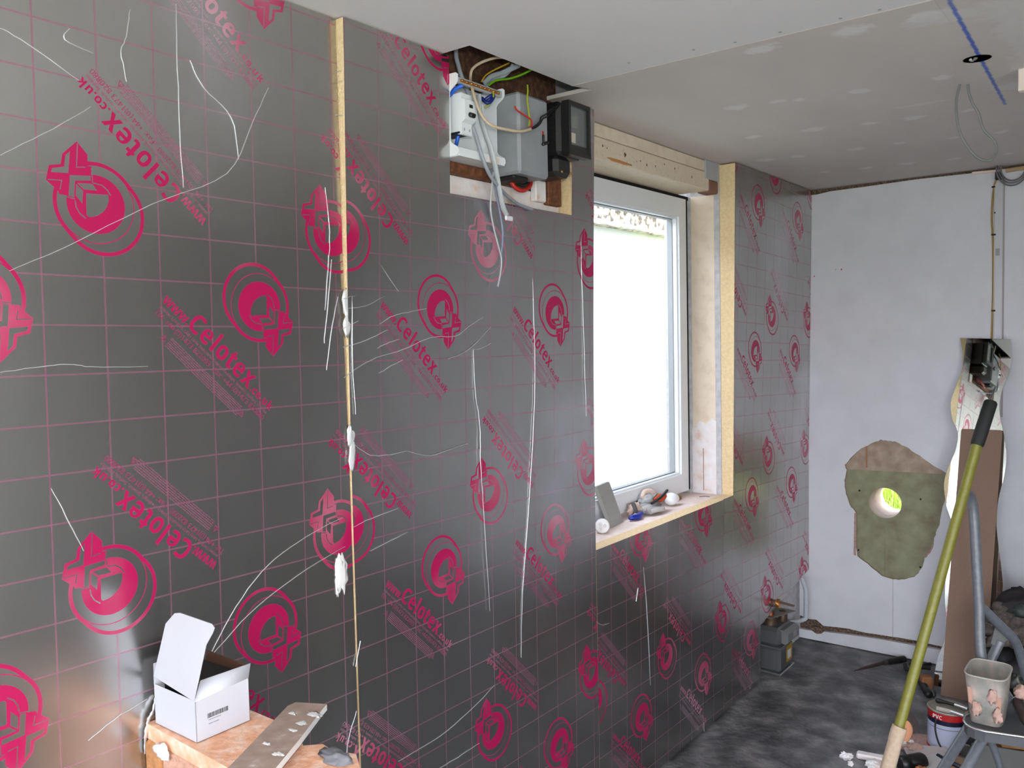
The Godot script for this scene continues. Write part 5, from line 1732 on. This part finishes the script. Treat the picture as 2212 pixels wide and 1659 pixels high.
	var bz := Basis(Vector3.RIGHT, -atan2(0.26, 1.247))
	flat(s)
	var hb := pv([-0.105, 0.0, 0.075, 0.0, 0.105, 1.265, 0.098, 1.274, -0.066, 1.272, -0.07, 1.262])
	prism(s, hb, Transform3D(bz, Vector3(0.859, 0.001, -4.350)), 0.009)
	one("hardboard_strip", s, mottled(96, 0.05, [[0.0, Color(0.47, 0.375, 0.315)], [1.0, Color(0.51, 0.41, 0.35)]], 4.0, 0.8), "tall brown hardboard strip leaning against the wavy mirror", "board")

	# pole propped against the step ladder
	var a: Vector3 = Vector3(1.062, 0.727, -2.227)
	var b: Vector3 = Vector3(1.197, 1.436, -2.463)
	var c2: Vector3 = Vector3(1.223, 1.549, -2.503)
	var d := (a - b).normalized()
	var foot := b + d * (b.y / -d.y)
	t = thing("broom_pole", "olive green pole with a black foam grip on top and taped foot", "pole", foot)
	s = mb()
	tube(s, [foot + Vector3(0, 0.002, 0), a, b, b.lerp(c2, 0.3)], 0.0128, 16)
	obj("shaft", s, mottled(97, 0.02, [[0.0, Color(0.38, 0.37, 0.09)], [0.85, Color(0.43, 0.42, 0.12)], [0.97, Color(0.47, 0.46, 0.18)], [1.0, Color(0.7, 0.7, 0.62)]], 6.0, 0.45), t)
	s = mb()
	tube(s, [b, b.lerp(c2, 0.04), b.lerp(c2, 0.5), b.lerp(c2, 0.96), c2], [0.0150, 0.0162, 0.0166, 0.0163, 0.013], 16)
	obj("foam_grip", s, plain(Color(0.055, 0.055, 0.06), 0.75), t)
	var tape := mottled(98, 0.02, [[0.0, Color(0.60, 0.52, 0.44)], [1.0, Color(0.70, 0.62, 0.54)]], 6.0, 0.85, 0.4)
	var ta := Vector3(1.067, 0.746, -2.229)
	var tb := Vector3(1.06, 0.714, -2.219)
	var r := [0.0172, 0.0180, 0.0178, 0.0166, 0.0170, 0.0173, 0.0175]
	var pts := [ta, ta.lerp(tb, 0.3), tb, tb + d * 0.006, tb + d * 0.03, tb + d * 0.10, tb + d * 0.16]
	s = mb()
	tube(s, pts, r, 16)
	obj("masking_tape", s, tape, t)
	s = mb()
	var e0 := Vector3(1.079, 0.711, -2.232)
	var e1 := Vector3(1.086, 0.737, -2.239)
	var e2 := Vector3(1.081, 0.761, -2.237)
	tube(s, curve([e0, e1, e2], 5), [0.008, 0.010, 0.011, 0.012, 0.012, 0.012, 0.011, 0.010, 0.008, 0.006, 0.003], 8, 0.25)
	obj("loose_tape", s, plain(Color(0.62, 0.42, 0.30), 0.8), t)

# ------------------------------------------------------------------ folding step ladder at the right edge
func bar(s: SurfaceTool, pts: Array, r := 0.0128) -> void:
	tube(s, curve(pts, 8), r, 14)

func ladder() -> void:
	var t := thing("step_ladder", "paint-spattered grey tubular steel folding steps at the right edge", "step ladder", Vector3(1.25, 0, -2.5))
	var s := mb()
	bar(s, [Vector3(1.136, 1.27, -2.607), Vector3(1.16, 1.288, -2.563), Vector3(1.176, 1.281, -2.524), Vector3(1.185, 1.242, -2.503), Vector3(1.193, 1.141, -2.49), Vector3(1.202, 1.022, -2.476), Vector3(1.208, 0.923, -2.461), Vector3(1.216, 0.878, -2.452), Vector3(1.237, 0.846, -2.452), Vector3(1.271, 0.809, -2.452), Vector3(1.323, 0.761, -2.45), Vector3(1.426, 0.659, -2.46)])
	obj("hand_rail", s, M.tube_paint, t)
	s = mb()
	bar(s, [Vector3(1.203, 1.009, -2.489), Vector3(1.231, 0.958, -2.545), Vector3(1.261, 0.905, -2.602), Vector3(1.272, 0.87, -2.634), Vector3(1.282, 0.823, -2.65), Vector3(1.299, 0.746, -2.658), Vector3(1.339, 0.55, -2.689)], 0.0122)
	obj("support_tube", s, M.tube_paint, t)
	var ga := Vector3(1.228, 0.934, -2.566)
	var gb := Vector3(1.257, 0.898, -2.611)
	var gc := Vector3(1.234, 0.876, -2.579)
	var gd := Vector3(1.219, 0.89, -2.556)
	s = mb()
	flat(s)
	var bk := Vector3(0.002, 0, -0.004)
	quad(s, gd, gc, gb, ga)
	quad(s, ga + bk, gb + bk, gc + bk, gd + bk)
	quad(s, ga, gb, gb + bk, ga + bk)
	quad(s, gb, gc, gc + bk, gb + bk)
	quad(s, gc, gd, gd + bk, gc + bk)
	obj("gusset_plate", s, plain(Color(0.40, 0.40, 0.40), 0.5), t)
	# legs run on to the floor below the picture
	var lg := [[Vector3(1.237, 0.892, -2.583), Vector3(1.207, 0.812, -2.554), Vector3(1.185, 0.75, -2.532)], [Vector3(1.203, 0.727, -2.469), Vector3(1.15, 0.625, -2.332)], [Vector3(1.275, 0.809, -2.429), Vector3(1.211, 0.665, -2.281)]]
	for i in 3:
		var p: Array = lg[i].duplicate()
		var dv: Vector3 = (p[-1] - p[0]).normalized()
		if i > 0:
			p.append(p[-1] + dv * ((p[-1].y - 0.012) / -dv.y))
		s = mb()
		tube(s, p, 0.0128, 14)
		obj("leg", s, M.tube_paint, t)
	s = mb()
	tube(s, [Vector3(1.225, 0.661, -2.494), Vector3(1.238, 0.613, -2.513), Vector3(1.255, 0.539, -2.534)], 0.009, 12)
	obj("cross_stay", s, M.tube_paint, t)
	# D-shaped platform
	var py := 0.772
	var pl := PackedVector2Array()
	for q in [[1.205, 2.345], [1.199, 2.325], [1.200, 2.300], [1.210, 2.280], [1.228, 2.270], [1.25, 2.268], [1.36, 2.295], [1.52, 2.335], [1.52, 2.60], [1.30, 2.60], [1.24, 2.50]]:
		pl.append(Vector2(q[0], q[1]))
	s = mb()
	prism(s, pl, Transform3D(Basis(Vector3.RIGHT, Vector3(0, 0, -1), Vector3.UP), Vector3(0, py - 0.030, 0)), 0.028)
	obj("platform", s, plain(Color(0.27, 0.275, 0.285), 0.45), t)
	s = mb()
	var rim := []
	for q in [[1.206, 2.350], [1.198, 2.325], [1.199, 2.299], [1.209, 2.278], [1.228, 2.268], [1.25, 2.266], [1.36, 2.293], [1.52, 2.333]]:
		rim.append(Vector3(q[0], py - 0.003, -q[1]))
	tube(s, rim, 0.0035, 8)
	obj("bright_rim", s, M.steel, t)
	# tub with dried plaster standing on the platform
	var tub := thing("mixing_tub", "grubby clear plastic tub with dried pink plaster standing on the steps", "tub", Vector3(1.25, py, -2.36))
	var dirty := mottled(99, 0.012, [[0.0, Color(0.42, 0.41, 0.40)], [0.5, Color(0.50, 0.49, 0.47)], [0.75, Color(0.58, 0.53, 0.50)], [1.0, Color(0.74, 0.58, 0.52)]], 4.0, 0.5)
	var bt := []
	var tp := []
	var bi := []
	for i in 24:
		var an := TAU * i / 24.0
		var cx := signf(cos(an)) * pow(absf(cos(an)), 0.45)
		var cz := signf(sin(an)) * pow(absf(sin(an)), 0.45)
		bt.append(Vector3(1.2455 + cx * 0.036, py + 0.001, -2.345 + cz * 0.052))
		tp.append(Vector3(1.2435 + cx * 0.047, py + 0.118, -2.355 + cz * 0.066))
		bi.append(Vector3(1.2455 + cx * 0.034, py + 0.006, -2.345 + cz * 0.050))
	s = mb()
	smooth(s)
	for i in 24:
		var j := (i + 1) % 24
		quad(s, bt[j], bt[i], tp[i], tp[j])
		var ti: Vector3 = tp[i].lerp(Vector3(1.2435, tp[i].y, -2.355), 0.05)
		var tj: Vector3 = tp[j].lerp(Vector3(1.2435, tp[j].y, -2.355), 0.05)
		quad(s, bi[i], bi[j], tj, ti)
		quad(s, tp[j], tp[i], ti, tj)
		tri(s, Vector3(1.2455, py + 0.001, -2.345), bt[i], bt[j])
		tri(s, Vector3(1.2455, py + 0.006, -2.345), bi[j], bi[i])
	obj("body", s, dirty, tub)
	s = mb()
	tube(s, tp + [tp[0]], 0.0022, 6)
	obj("rim", s, plain(Color(0.60, 0.58, 0.55), 0.4), tub)
	s = mb()
	flat(s)
	prism(s, pv([-0.034, 0.05, 0.035, 0.02, 0.036, 0.075, -0.037, 0.088]), Transform3D(Basis(Vector3.RIGHT, Vector3.UP, Vector3(0, 0, 1)), Vector3(1.2445, py, -2.315)), 0.022)
	obj("plaster_residue", s, plain(Color(0.66, 0.50, 0.44), 0.95), tub)
	for q in [[1.262, 0.075, -2.288], [1.228, 0.04, -2.287], [1.275, 0.03, -2.29]]:
		s = mb()
		lump(s, Vector3(q[0], py + q[1], q[2]), Vector3(0.02, 0.035, 0.006), 0.6, int(q[1] * 1000), 8)
		obj("plaster_splash", s, M.pink_plaster, tub)
	# trowel handle and clod beside the tub
	t = thing("scraper", "dusty scraper with a dark handle lying on the steps beside the tub", "scraper", Vector3(1.31, py, -2.36))
	s = mb()
	tube(s, curve([Vector3(1.302, py + 0.045, -2.385), Vector3(1.315, py + 0.030, -2.360), Vector3(1.335, py + 0.014, -2.325)], 5), [0.011, 0.012, 0.013, 0.013, 0.013, 0.012, 0.012, 0.013, 0.014, 0.013, 0.010], 10)
	obj("handle", s, plain(Color(0.17, 0.13, 0.12), 0.6), t)
	s = mb()
	lump(s, Vector3(1.30, py + 0.075, -2.40), Vector3(0.035, 0.05, 0.03), 0.5, 77, 9)
	obj("blade_collar", s, plain(Color(0.20, 0.21, 0.20), 0.4, 0.5), t)
	s = mb()
	lump(s, Vector3(1.315, py + 0.068, -2.375), Vector3(0.035, 0.035, 0.03), 0.6, 78, 8)
	obj("plaster_clod", s, M.pink_plaster, t)
	s = mb()
	lump(s, Vector3(1.256, 0.81, -2.541), Vector3(0.022, 0.018, 0.012), 0.7, 79, 7)
	one("foam_crumb", s, M.filler, "white foam crumb stuck under the handrail of the steps", "crumb")

# ------------------------------------------------------------------ on the floor
func chunk(n: String, label: String, cat: String, c: Vector3, size: Vector3, m: Material, sd: int, turn := 0.0, grp := "") -> void:
	var s := mb()
	lump(s, Vector3(c.x, c.y + size.y * 0.44, c.z), size, 0.45, sd, 8, true, Basis(Vector3.UP, turn))
	one(n, s, m, label, cat, grp)

func floor_things() -> void:
	# chisel
	var a := Vector3(0.345, 0.012, -4.391)
	var b := Vector3(0.444, 0.014, -4.588)
	var c := Vector3(0.518, 0.016, -4.694)
	var t := thing("chisel", "old chisel with a dark handle lying on the floor before the end wall", "chisel", b)
	var s := mb()
	tube(s, [a, a.lerp(b, 0.35), a.lerp(b, 0.7), b], [0.002, 0.008, 0.011, 0.010], 8, 0.45)
	obj("blade", s, plain(Color(0.30, 0.25, 0.23), 0.55, 0.5), t)
	s = mb()
	tube(s, [a.lerp(b, 0.95), b, b.lerp(c, 0.08)], [0.012, 0.015, 0.013], 12)
	obj("collar", s, plain(Color(0.33, 0.30, 0.29), 0.5, 0.5), t)
	s = mb()
	tube(s, [b.lerp(c, 0.05), b.lerp(c, 0.2), b.lerp(c, 0.7), b.lerp(c, 0.95), c], [0.012, 0.015, 0.018, 0.017, 0.010], 12)
	obj("handle", s, plain(Color(0.07, 0.055, 0.055), 0.5), t)
	# pincers
	t = thing("pincers", "dark pincers lying on the floor behind the green pole", "pincers", Vector3(0.6, 0, -4.66))
	s = mb()
	tube(s, curve([Vector3(0.539, 0.02, -4.596), Vector3(0.553, 0.018, -4.553), Vector3(0.57, 0.014, -4.562), Vector3(0.598, 0.012, -4.624), Vector3(0.647, 0.01, -4.649)], 5), 0.0095, 8)
	obj("jaw_handle", s, M.dark, t)
	s = mb()
	tube(s, curve([Vector3(0.557, 0.02, -4.623), Vector3(0.576, 0.018, -4.598), Vector3(0.598, 0.014, -4.625), Vector3(0.612, 0.012, -4.663), Vector3(0.635, 0.01, -4.708)], 5), 0.0085, 8)
	obj("jaw_handle", s, M.dark, t)
	s = mb()
	lathe(s, [Vector2(0.012, 0.0), Vector2(0.012, 0.026), Vector2(0.0, 0.028)], Transform3D(Basis.IDENTITY, Vector3(0.589, 0.002, -4.648)), 12)
	obj("pivot", s, M.steel, t)
	# trowel handle with orange block
	t = thing("hand_tool", "tool with a black grip lying on the floor left of the hardboard strip", "tool", Vector3(0.66, 0, -4.45))
	s = mb()
	tube(s, curve([Vector3(0.627, 0.018, -4.482), Vector3(0.664, 0.018, -4.398), Vector3(0.706, 0.018, -4.302), Vector3(0.722, 0.016, -4.275)], 5), [0.012, 0.013, 0.015, 0.016, 0.017, 0.017, 0.0175, 0.018, 0.0185, 0.019, 0.019, 0.019, 0.018, 0.017, 0.014, 0.008], 12)
	obj("grip", s, M.black, t)
	s = mb()
	box(s, Vector3(0.68, 0.03, -4.4), Vector3(0.05, 0.06, 0.05), 0.006, Basis(Vector3.UP, 0.5))
	one("wood_block", s, plain(Color(0.55, 0.36, 0.22), 0.8), "small orange-brown wood block beside the black tool grip", "block")
	s = mb()
	lump(s, Vector3(0.728, 0.018, -4.305), Vector3(0.03, 0.035, 0.03), 0.3, 5, 8)
	one("rubber_stopper", s, plain(Color(0.25, 0.26, 0.25), 0.6), "small dark grey stopper on the floor at the foot of the mirror", "knob")

	# paint tin
	var bc := Vector3(0.881, 0, -3.823)
	t = thing("paint_tin", "white-labelled paint tin with a red and navy band on the floor", "tin", bc)
	var R := 0.076
	var Ht := 0.165
	var xf := Transform3D(Basis.IDENTITY, bc)
	s = mb()
	lathe(s, [Vector2(0.0, 0.0), Vector2(R, 0.0), Vector2(R + 0.003, 0.003), Vector2(R + 0.003, 0.007), Vector2(R, 0.010)], xf, 40)
	obj("bottom_rim", s, plain(Color(0.68, 0.08, 0.07), 0.4), t)
	s = mb()
	lathe(s, [Vector2(R, 0.010), Vector2(R, 0.115)], xf, 40)
	obj("white_label", s, plain(Color(0.66, 0.68, 0.76), 0.4), t)
	s = mb()
	lathe(s, [Vector2(R, 0.115), Vector2(R, 0.134)], xf, 40)
	obj("navy_band", s, plain(Color(0.05, 0.06, 0.17), 0.4), t)
	s = mb()
	lathe(s, [Vector2(R, 0.134), Vector2(R, Ht - 0.004)], xf, 40)
	obj("red_band", s, plain(Color(0.62, 0.07, 0.08), 0.4), t)
	s = mb()
	lathe(s, [Vector2(R, Ht - 0.004), Vector2(R + 0.003, Ht), Vector2(R, Ht + 0.004), Vector2(R - 0.006, Ht + 0.004), Vector2(R - 0.009, Ht - 0.002), Vector2(R - 0.014, Ht + 0.001), Vector2(0.0, Ht + 0.002)], xf, 40)
	obj("lid", s, plain(Color(0.55, 0.53, 0.48), 0.45, 0.3), t)
	s = mb()
	lathe(s, [Vector2(R + 0.0004, 0.098), Vector2(R + 0.0004, 0.1)], xf, 40)
	obj("printed_line", s, plain(Color(0.15, 0.16, 0.22), 0.5), t)
	# white lettering on the red band
	var tm := TextMesh.new()
	var f := SystemFont.new()
	f.font_names = PackedStringArray(["Droid Sans"])
	f.font_weight = 700
	tm.font = f
	tm.font_size = 32
	tm.pixel_size = 0.0007
	tm.depth = 0.0004
	tm.text = "PVC"
	var tmm := plain(Color(0.85, 0.82, 0.80), 0.5)
	tm.material = tmm
	var lt := MeshInstance3D.new()
	lt.name = "printed_lettering"
	lt.mesh = tm
	var an := 0.34
	lt.position = Vector3(-sin(an) * (R + 0.0012), 0.146, cos(an) * (R + 0.0012))
	lt.rotation.y = -an
	t.add_child(lt, true)
	s = mb()
	var hp := []
	for i in 15:
		var u := PI * i / 14.0
		hp.append(bc + Vector3(-cos(u) * (R + 0.004) * 0.95 - 0.01, 0.128 - sin(u) * 0.117, sin(u) * 0.03 + R * 0.5 + 0.025 * sin(u)))
	tube(s, curve([bc + Vector3(-0.028, 0.142, R + 0.004), bc + Vector3(-0.030, 0.10, R + 0.012), bc + Vector3(-0.018, 0.05, R + 0.014), bc + Vector3(0.004, 0.008, R + 0.012)], 6), 0.0035, 8)
	obj("wire_handle", s, M.black, t)
	# brushes lying across the tin
	for k in 2:
		var y := Ht + 0.014 - k * 0.001
		var o := bc + Vector3(0.0, y, 0.02 + k * 0.075 - 0.03)
		var br := thing("paint_brush", ["paint brush with a bright ferrule lying across the tin, the farther one", "paint brush with a bright ferrule lying across the tin, the nearer one"][k], "brush", o, "brushes on the paint tin")
		s = mb()
		tube(s, [o + Vector3(0.025, 0, 0), o + Vector3(0.075, 0, 0.012)], 0.0085, 12, 1.0)
		obj("ferrule", s, M.steel, br)
		s = mb()
		if k == 0:
			tube(s, curve([o + Vector3(-0.05, -0.003, -0.008), o + Vector3(-0.03, 0, -0.006), o + Vector3(0.027, 0, 0.0)], 4), [0.005, 0.008, 0.010, 0.010, 0.009, 0.007, 0.006, 0.006, 0.007], 9)
			obj("handle", s, M.black, br)
		else:
			tube(s, [o + Vector3(-0.03, -0.002, -0.004), o + Vector3(0.027, 0, 0.0)], [0.010, 0.0095], 9, 0.7)
			obj("bristles", s, plain(Color(0.62, 0.60, 0.56), 0.9), br)

	# black sack with a dusty top
	t = thing("rubble_sack", "bulging black sack with grey dusty folds standing behind the steps", "sack", Vector3(1.10, 0, -4.26))
	s = mb()
	lump(s, Vector3(1.115, 0.19, -4.24), Vector3(0.34, 0.42, 0.40), 0.22, 41, 20)
	obj("body", s, plain(Color(0.035, 0.033, 0.036), 0.55), t)
	s = mb()
	lump(s, Vector3(1.10, 0.405, -4.27), Vector3(0.31, 0.20, 0.36), 0.45, 43, 20)
	obj("dusty_fold", s, mottled(100, 0.02, [[0.0, Color(0.20, 0.185, 0.175)], [0.5, Color(0.32, 0.29, 0.275)], [1.0, Color(0.45, 0.41, 0.385)]], 5.0, 0.9, 0.5), t)
	s = mb()
	lump(s, Vector3(1.10, 0.465, -4.33), Vector3(0.26, 0.19, 0.20), 0.3, 44, 14)
	obj("dark_mouth", s, plain(Color(0.10, 0.085, 0.09), 0.7), t)
	s = mb()
	lump(s, Vector3(1.112, 0.495, -4.235), Vector3(0.10, 0.07, 0.08), 0.15, 45, 12)
	one("green_pad", s, plain(Color(0.21, 0.25, 0.235), 0.5), "dark green rounded pad resting on top of the black sack", "pad")

	# rubbish heap at the foot of the steps
	var wht: Material = M.filler
	var pk: Material = M.pink_plaster
	chunk("plaster_chunk", "lone pink and white plaster crumb on the bare floor left of the pole", "plaster", Vector3(0.574, 0, -3.473), Vector3(0.05, 0.03, 0.035), M.pale_plaster, 1, 0.4)
	chunk("plaster_chunk", "small plaster crumb just right of the lone crumb on the floor", "plaster", Vector3(0.604, 0, -3.43), Vector3(0.025, 0.02, 0.02), M.pale_plaster, 2, 1.4)
	s = mb()
	box(s, Vector3(0.665, 0.014, -3.522), Vector3(0.125, 0.022, 0.04), 0.006, Basis(Vector3.UP, 0.18))
	one("plaster_sliver", s, M.pale_plaster, "long pale plaster sliver lying left of the taped pole", "plaster")
	s = mb()
	box(s, Vector3(0.703, 0.012, -3.471), Vector3(0.09, 0.02, 0.05), 0.006, Basis(Vector3.UP, -0.4))
	one("plaster_sliver", s, M.sill, "pinkish plaster slab under the long pale sliver", "plaster")
	chunk("plaster_chunk", "jagged white plaster piece at the picture's bottom edge under the slivers", "plaster", Vector3(0.676, 0, -3.467), Vector3(0.05, 0.03, 0.04), wht, 6, 0.2)
	chunk("plaster_chunk", "white plaster piece right of the taped pole", "plaster", Vector3(0.752, 0, -3.703), Vector3(0.06, 0.04, 0.06), wht, 7, 0.9)
	chunk("plaster_chunk", "pink plaster piece between the pole and the paint tin", "plaster", Vector3(0.78, 0, -3.674), Vector3(0.08, 0.045, 0.06), pk, 8, 0.3)
	s = mb()
	box(s, Vector3(0.839, 0.02, -3.667), Vector3(0.17, 0.012, 0.10), 0.003, Basis(Vector3.UP, 0.5) * Basis(Vector3.RIGHT, 0.12))
	one("plasterboard_offcut", s, plain(Color(0.66, 0.62, 0.61), 0.9), "pale plasterboard offcut lying against the foot of the paint tin", "offcut")
	s = mb()
	box(s, Vector3(0.875, 0.02, -3.601), Vector3(0.09, 0.012, 0.16), 0.003, Basis(Vector3.UP, 0.15) * Basis(Vector3(0, 0, 1), 0.1))
	one("plasterboard_offcut", s, plain(Color(0.68, 0.66, 0.65), 0.9), "white plasterboard offcut in front of the tin, leaning towards the steps", "offcut")
	# torch-like black cylinder
	var k0 := Vector3(0.771, 0.03, -3.494)
	var k1 := Vector3(0.843, 0.03, -3.576)
	t = thing("black_canister", "black ribbed canister lying on the floor at the bottom edge", "canister", k0)
	s = mb()
	tube(s, [k0, k0.lerp(k1, 0.05), k0.lerp(k1, 0.3), k0.lerp(k1, 0.34), k0.lerp(k1, 0.38), k0.lerp(k1, 0.9), k1], [0.024, 0.03, 0.031, 0.028, 0.031, 0.033, 0.027], 20)
	obj("body", s, plain(Color(0.045, 0.04, 0.045), 0.4), t)
	s = mb()
	lump(s, Vector3(0.854, 0.03, -3.475), Vector3(0.05, 0.045, 0.05), 0.4, 52, 8)
	one("orange_scrap", s, plain(Color(0.60, 0.36, 0.20), 0.8), "orange scrap tucked under the black canister", "scrap")
	chunk("dust_heap", "low heap of pinkish plaster dust around the foot of the paint tin", "dust", Vector3(0.778, -0.004, -3.79), Vector3(0.20, 0.012, 0.16), M.pink_plaster, 53, 0.2)
	chunk("dust_heap", "thin scatter of pinkish dust along the floor beside the pole", "dust", Vector3(0.691, -0.004, -3.972), Vector3(0.08, 0.008, 0.3), plain(Color(0.40, 0.36, 0.35), 0.95), 54, 0.35)
	# junk under the steps
	cable("blue_rod", "slim dark blue rod lying under the legs of the steps", [Vector3(0.876, 0.025, -3.662), Vector3(0.923, 0.03, -3.624), Vector3(0.986, 0.03, -3.594)], 0.009, plain(Color(0.07, 0.11, 0.19), 0.4))
	s = mb()
	box(s, Vector3(0.92, 0.012, -3.643), Vector3(0.20, 0.02, 0.14), 0.003, Basis(Vector3.UP, -0.3))
	one("cardboard_scrap", s, plain(Color(0.58, 0.46, 0.35), 0.9), "flat tan cardboard scrap under the slim blue rod", "cardboard")
	s = mb()
	lathe(s, [Vector2(0.0, 0.0), Vector2(0.07, 0.0), Vector2(0.078, 0.05), Vector2(0.08, 0.055), Vector2(0.0, 0.058)], Transform3D(Basis.IDENTITY, Vector3(0.967, 0, -3.835)), 28)
	one("grey_lid_tub", s, plain(Color(0.36, 0.36, 0.34), 0.5), "low grey lidded tub on the floor behind the legs of the steps", "tub")
	chunk("green_scrap", "bright green scrap beside the low grey tub", "scrap", Vector3(0.978, 0.03, -3.915), Vector3(0.03, 0.04, 0.02), plain(Color(0.35, 0.62, 0.30), 0.6), 61)
	s = mb()
	box(s, Vector3(1.135, 0.07, -3.768), Vector3(0.24, 0.14, 0.16), 0.004, Basis(Vector3.UP, 0.3))
	one("cardboard_carton", s, plain(Color(0.52, 0.36, 0.22), 0.9), "brown cardboard carton on the floor under the platform of the steps", "carton")
	s = mb()
	box(s, Vector3(1.165, 0.145, -3.66), Vector3(0.14, 0.004, 0.05), 0.001, Basis(Vector3.UP, 0.35))
	one("carton_flap", s, plain(Color(0.60, 0.44, 0.28), 0.9), "raised flap on top of the brown cardboard carton", "flap")
	s = mb()
	box(s, Vector3(1.145, 0.08, -3.564), Vector3(0.26, 0.16, 0.012), 0.003, Basis(Vector3.UP, 0.2) * Basis(Vector3.RIGHT, -0.5))
	one("grey_board", s, plain(Color(0.33, 0.33, 0.32), 0.7), "dark grey board propped against the brown carton at the bottom right corner", "board")
	s = mb()
	lump(s, Vector3(1.01, 0.07, -3.797), Vector3(0.14, 0.16, 0.10), 0.3, 66, 12)
	one("dark_bag", s, M.dark, "dark crumpled bag under the platform of the steps", "bag")
	chunk("floor_crumb", "tiny pale crumb at the foot of the farthest insulation board", "crumb", Vector3(-0.021, 0, -3.649), Vector3(0.015, 0.03, 0.015), M.foam, 71)

# ------------------------------------------------------------------ hanging from the ceiling
func ceiling_things() -> void:
	cable("light_cable", "grey cable loop hanging low out of the round light hole", [Vector3(1.126, 2.53, -2.846), Vector3(1.132, 2.51, -2.791), Vector3(1.065, 2.566, -3.072), Vector3(1.048, 2.515, -3.055), Vector3(1.039, 2.457, -3.045), Vector3(1.043, 2.391, -3.043), Vector3(1.057, 2.339, -3.051), Vector3(1.087, 2.287, -3.07), Vector3(1.117, 2.268, -3.092), Vector3(1.136, 2.278, -3.107), Vector3(1.143, 2.304, -3.114), Vector3(1.135, 2.332, -3.11), Vector3(1.109, 2.367, -3.093), Vector3(1.095, 2.419, -3.085), Vector3(1.079, 2.453, -3.075), Vector3(1.069, 2.493, -3.07), Vector3(1.069, 2.537, -3.073), Vector3(1.079, 2.576, -3.084), Vector3(1.134, 2.512, -2.795), Vector3(1.129, 2.53, -2.843)], 0.0040, plain(Color(0.46, 0.465, 0.46), 0.45))
	var d := mb()
	lathe(d, [Vector2(0.0, 0.0), Vector2(0.030, 0.0), Vector2(0.030, 0.004), Vector2(0.0, 0.004)], Transform3D(Basis(Vector3(0, 0, 1), 0.10), Vector3(1.145, 2.5135, -2.803)), 24)
	one("white_bung", d, plain(Color(0.88, 0.86, 0.85), 0.6), "white disc lying inside the round light hole in the ceiling", "disc")
	cable("ceiling_cable", "dark cable hanging out of the ceiling at the right edge towards the coil", [Vector3(0.955, 2.75, -5.28), Vector3(0.952, 2.706, -5.274), Vector3(0.959, 2.637, -5.275), Vector3(0.904, 2.623, -5.358), Vector3(0.869, 2.583, -5.392), Vector3(0.881, 2.534, -5.41), Vector3(0.917, 2.513, -5.437), Vector3(0.975, 2.521, -5.406)], 0.0045, plain(Color(0.33, 0.33, 0.33), 0.5))
	var s := mb()
	box2(s, Vector3(1.215, 2.445, -3.02), Vector3(1.60, ROOM_H - 0.001, -2.99), 0.002)
	one("ceiling_offcut", s, plain(Color(0.88, 0.82, 0.78), 0.8), "white board end fixed under the ceiling at the right edge of the picture", "board")
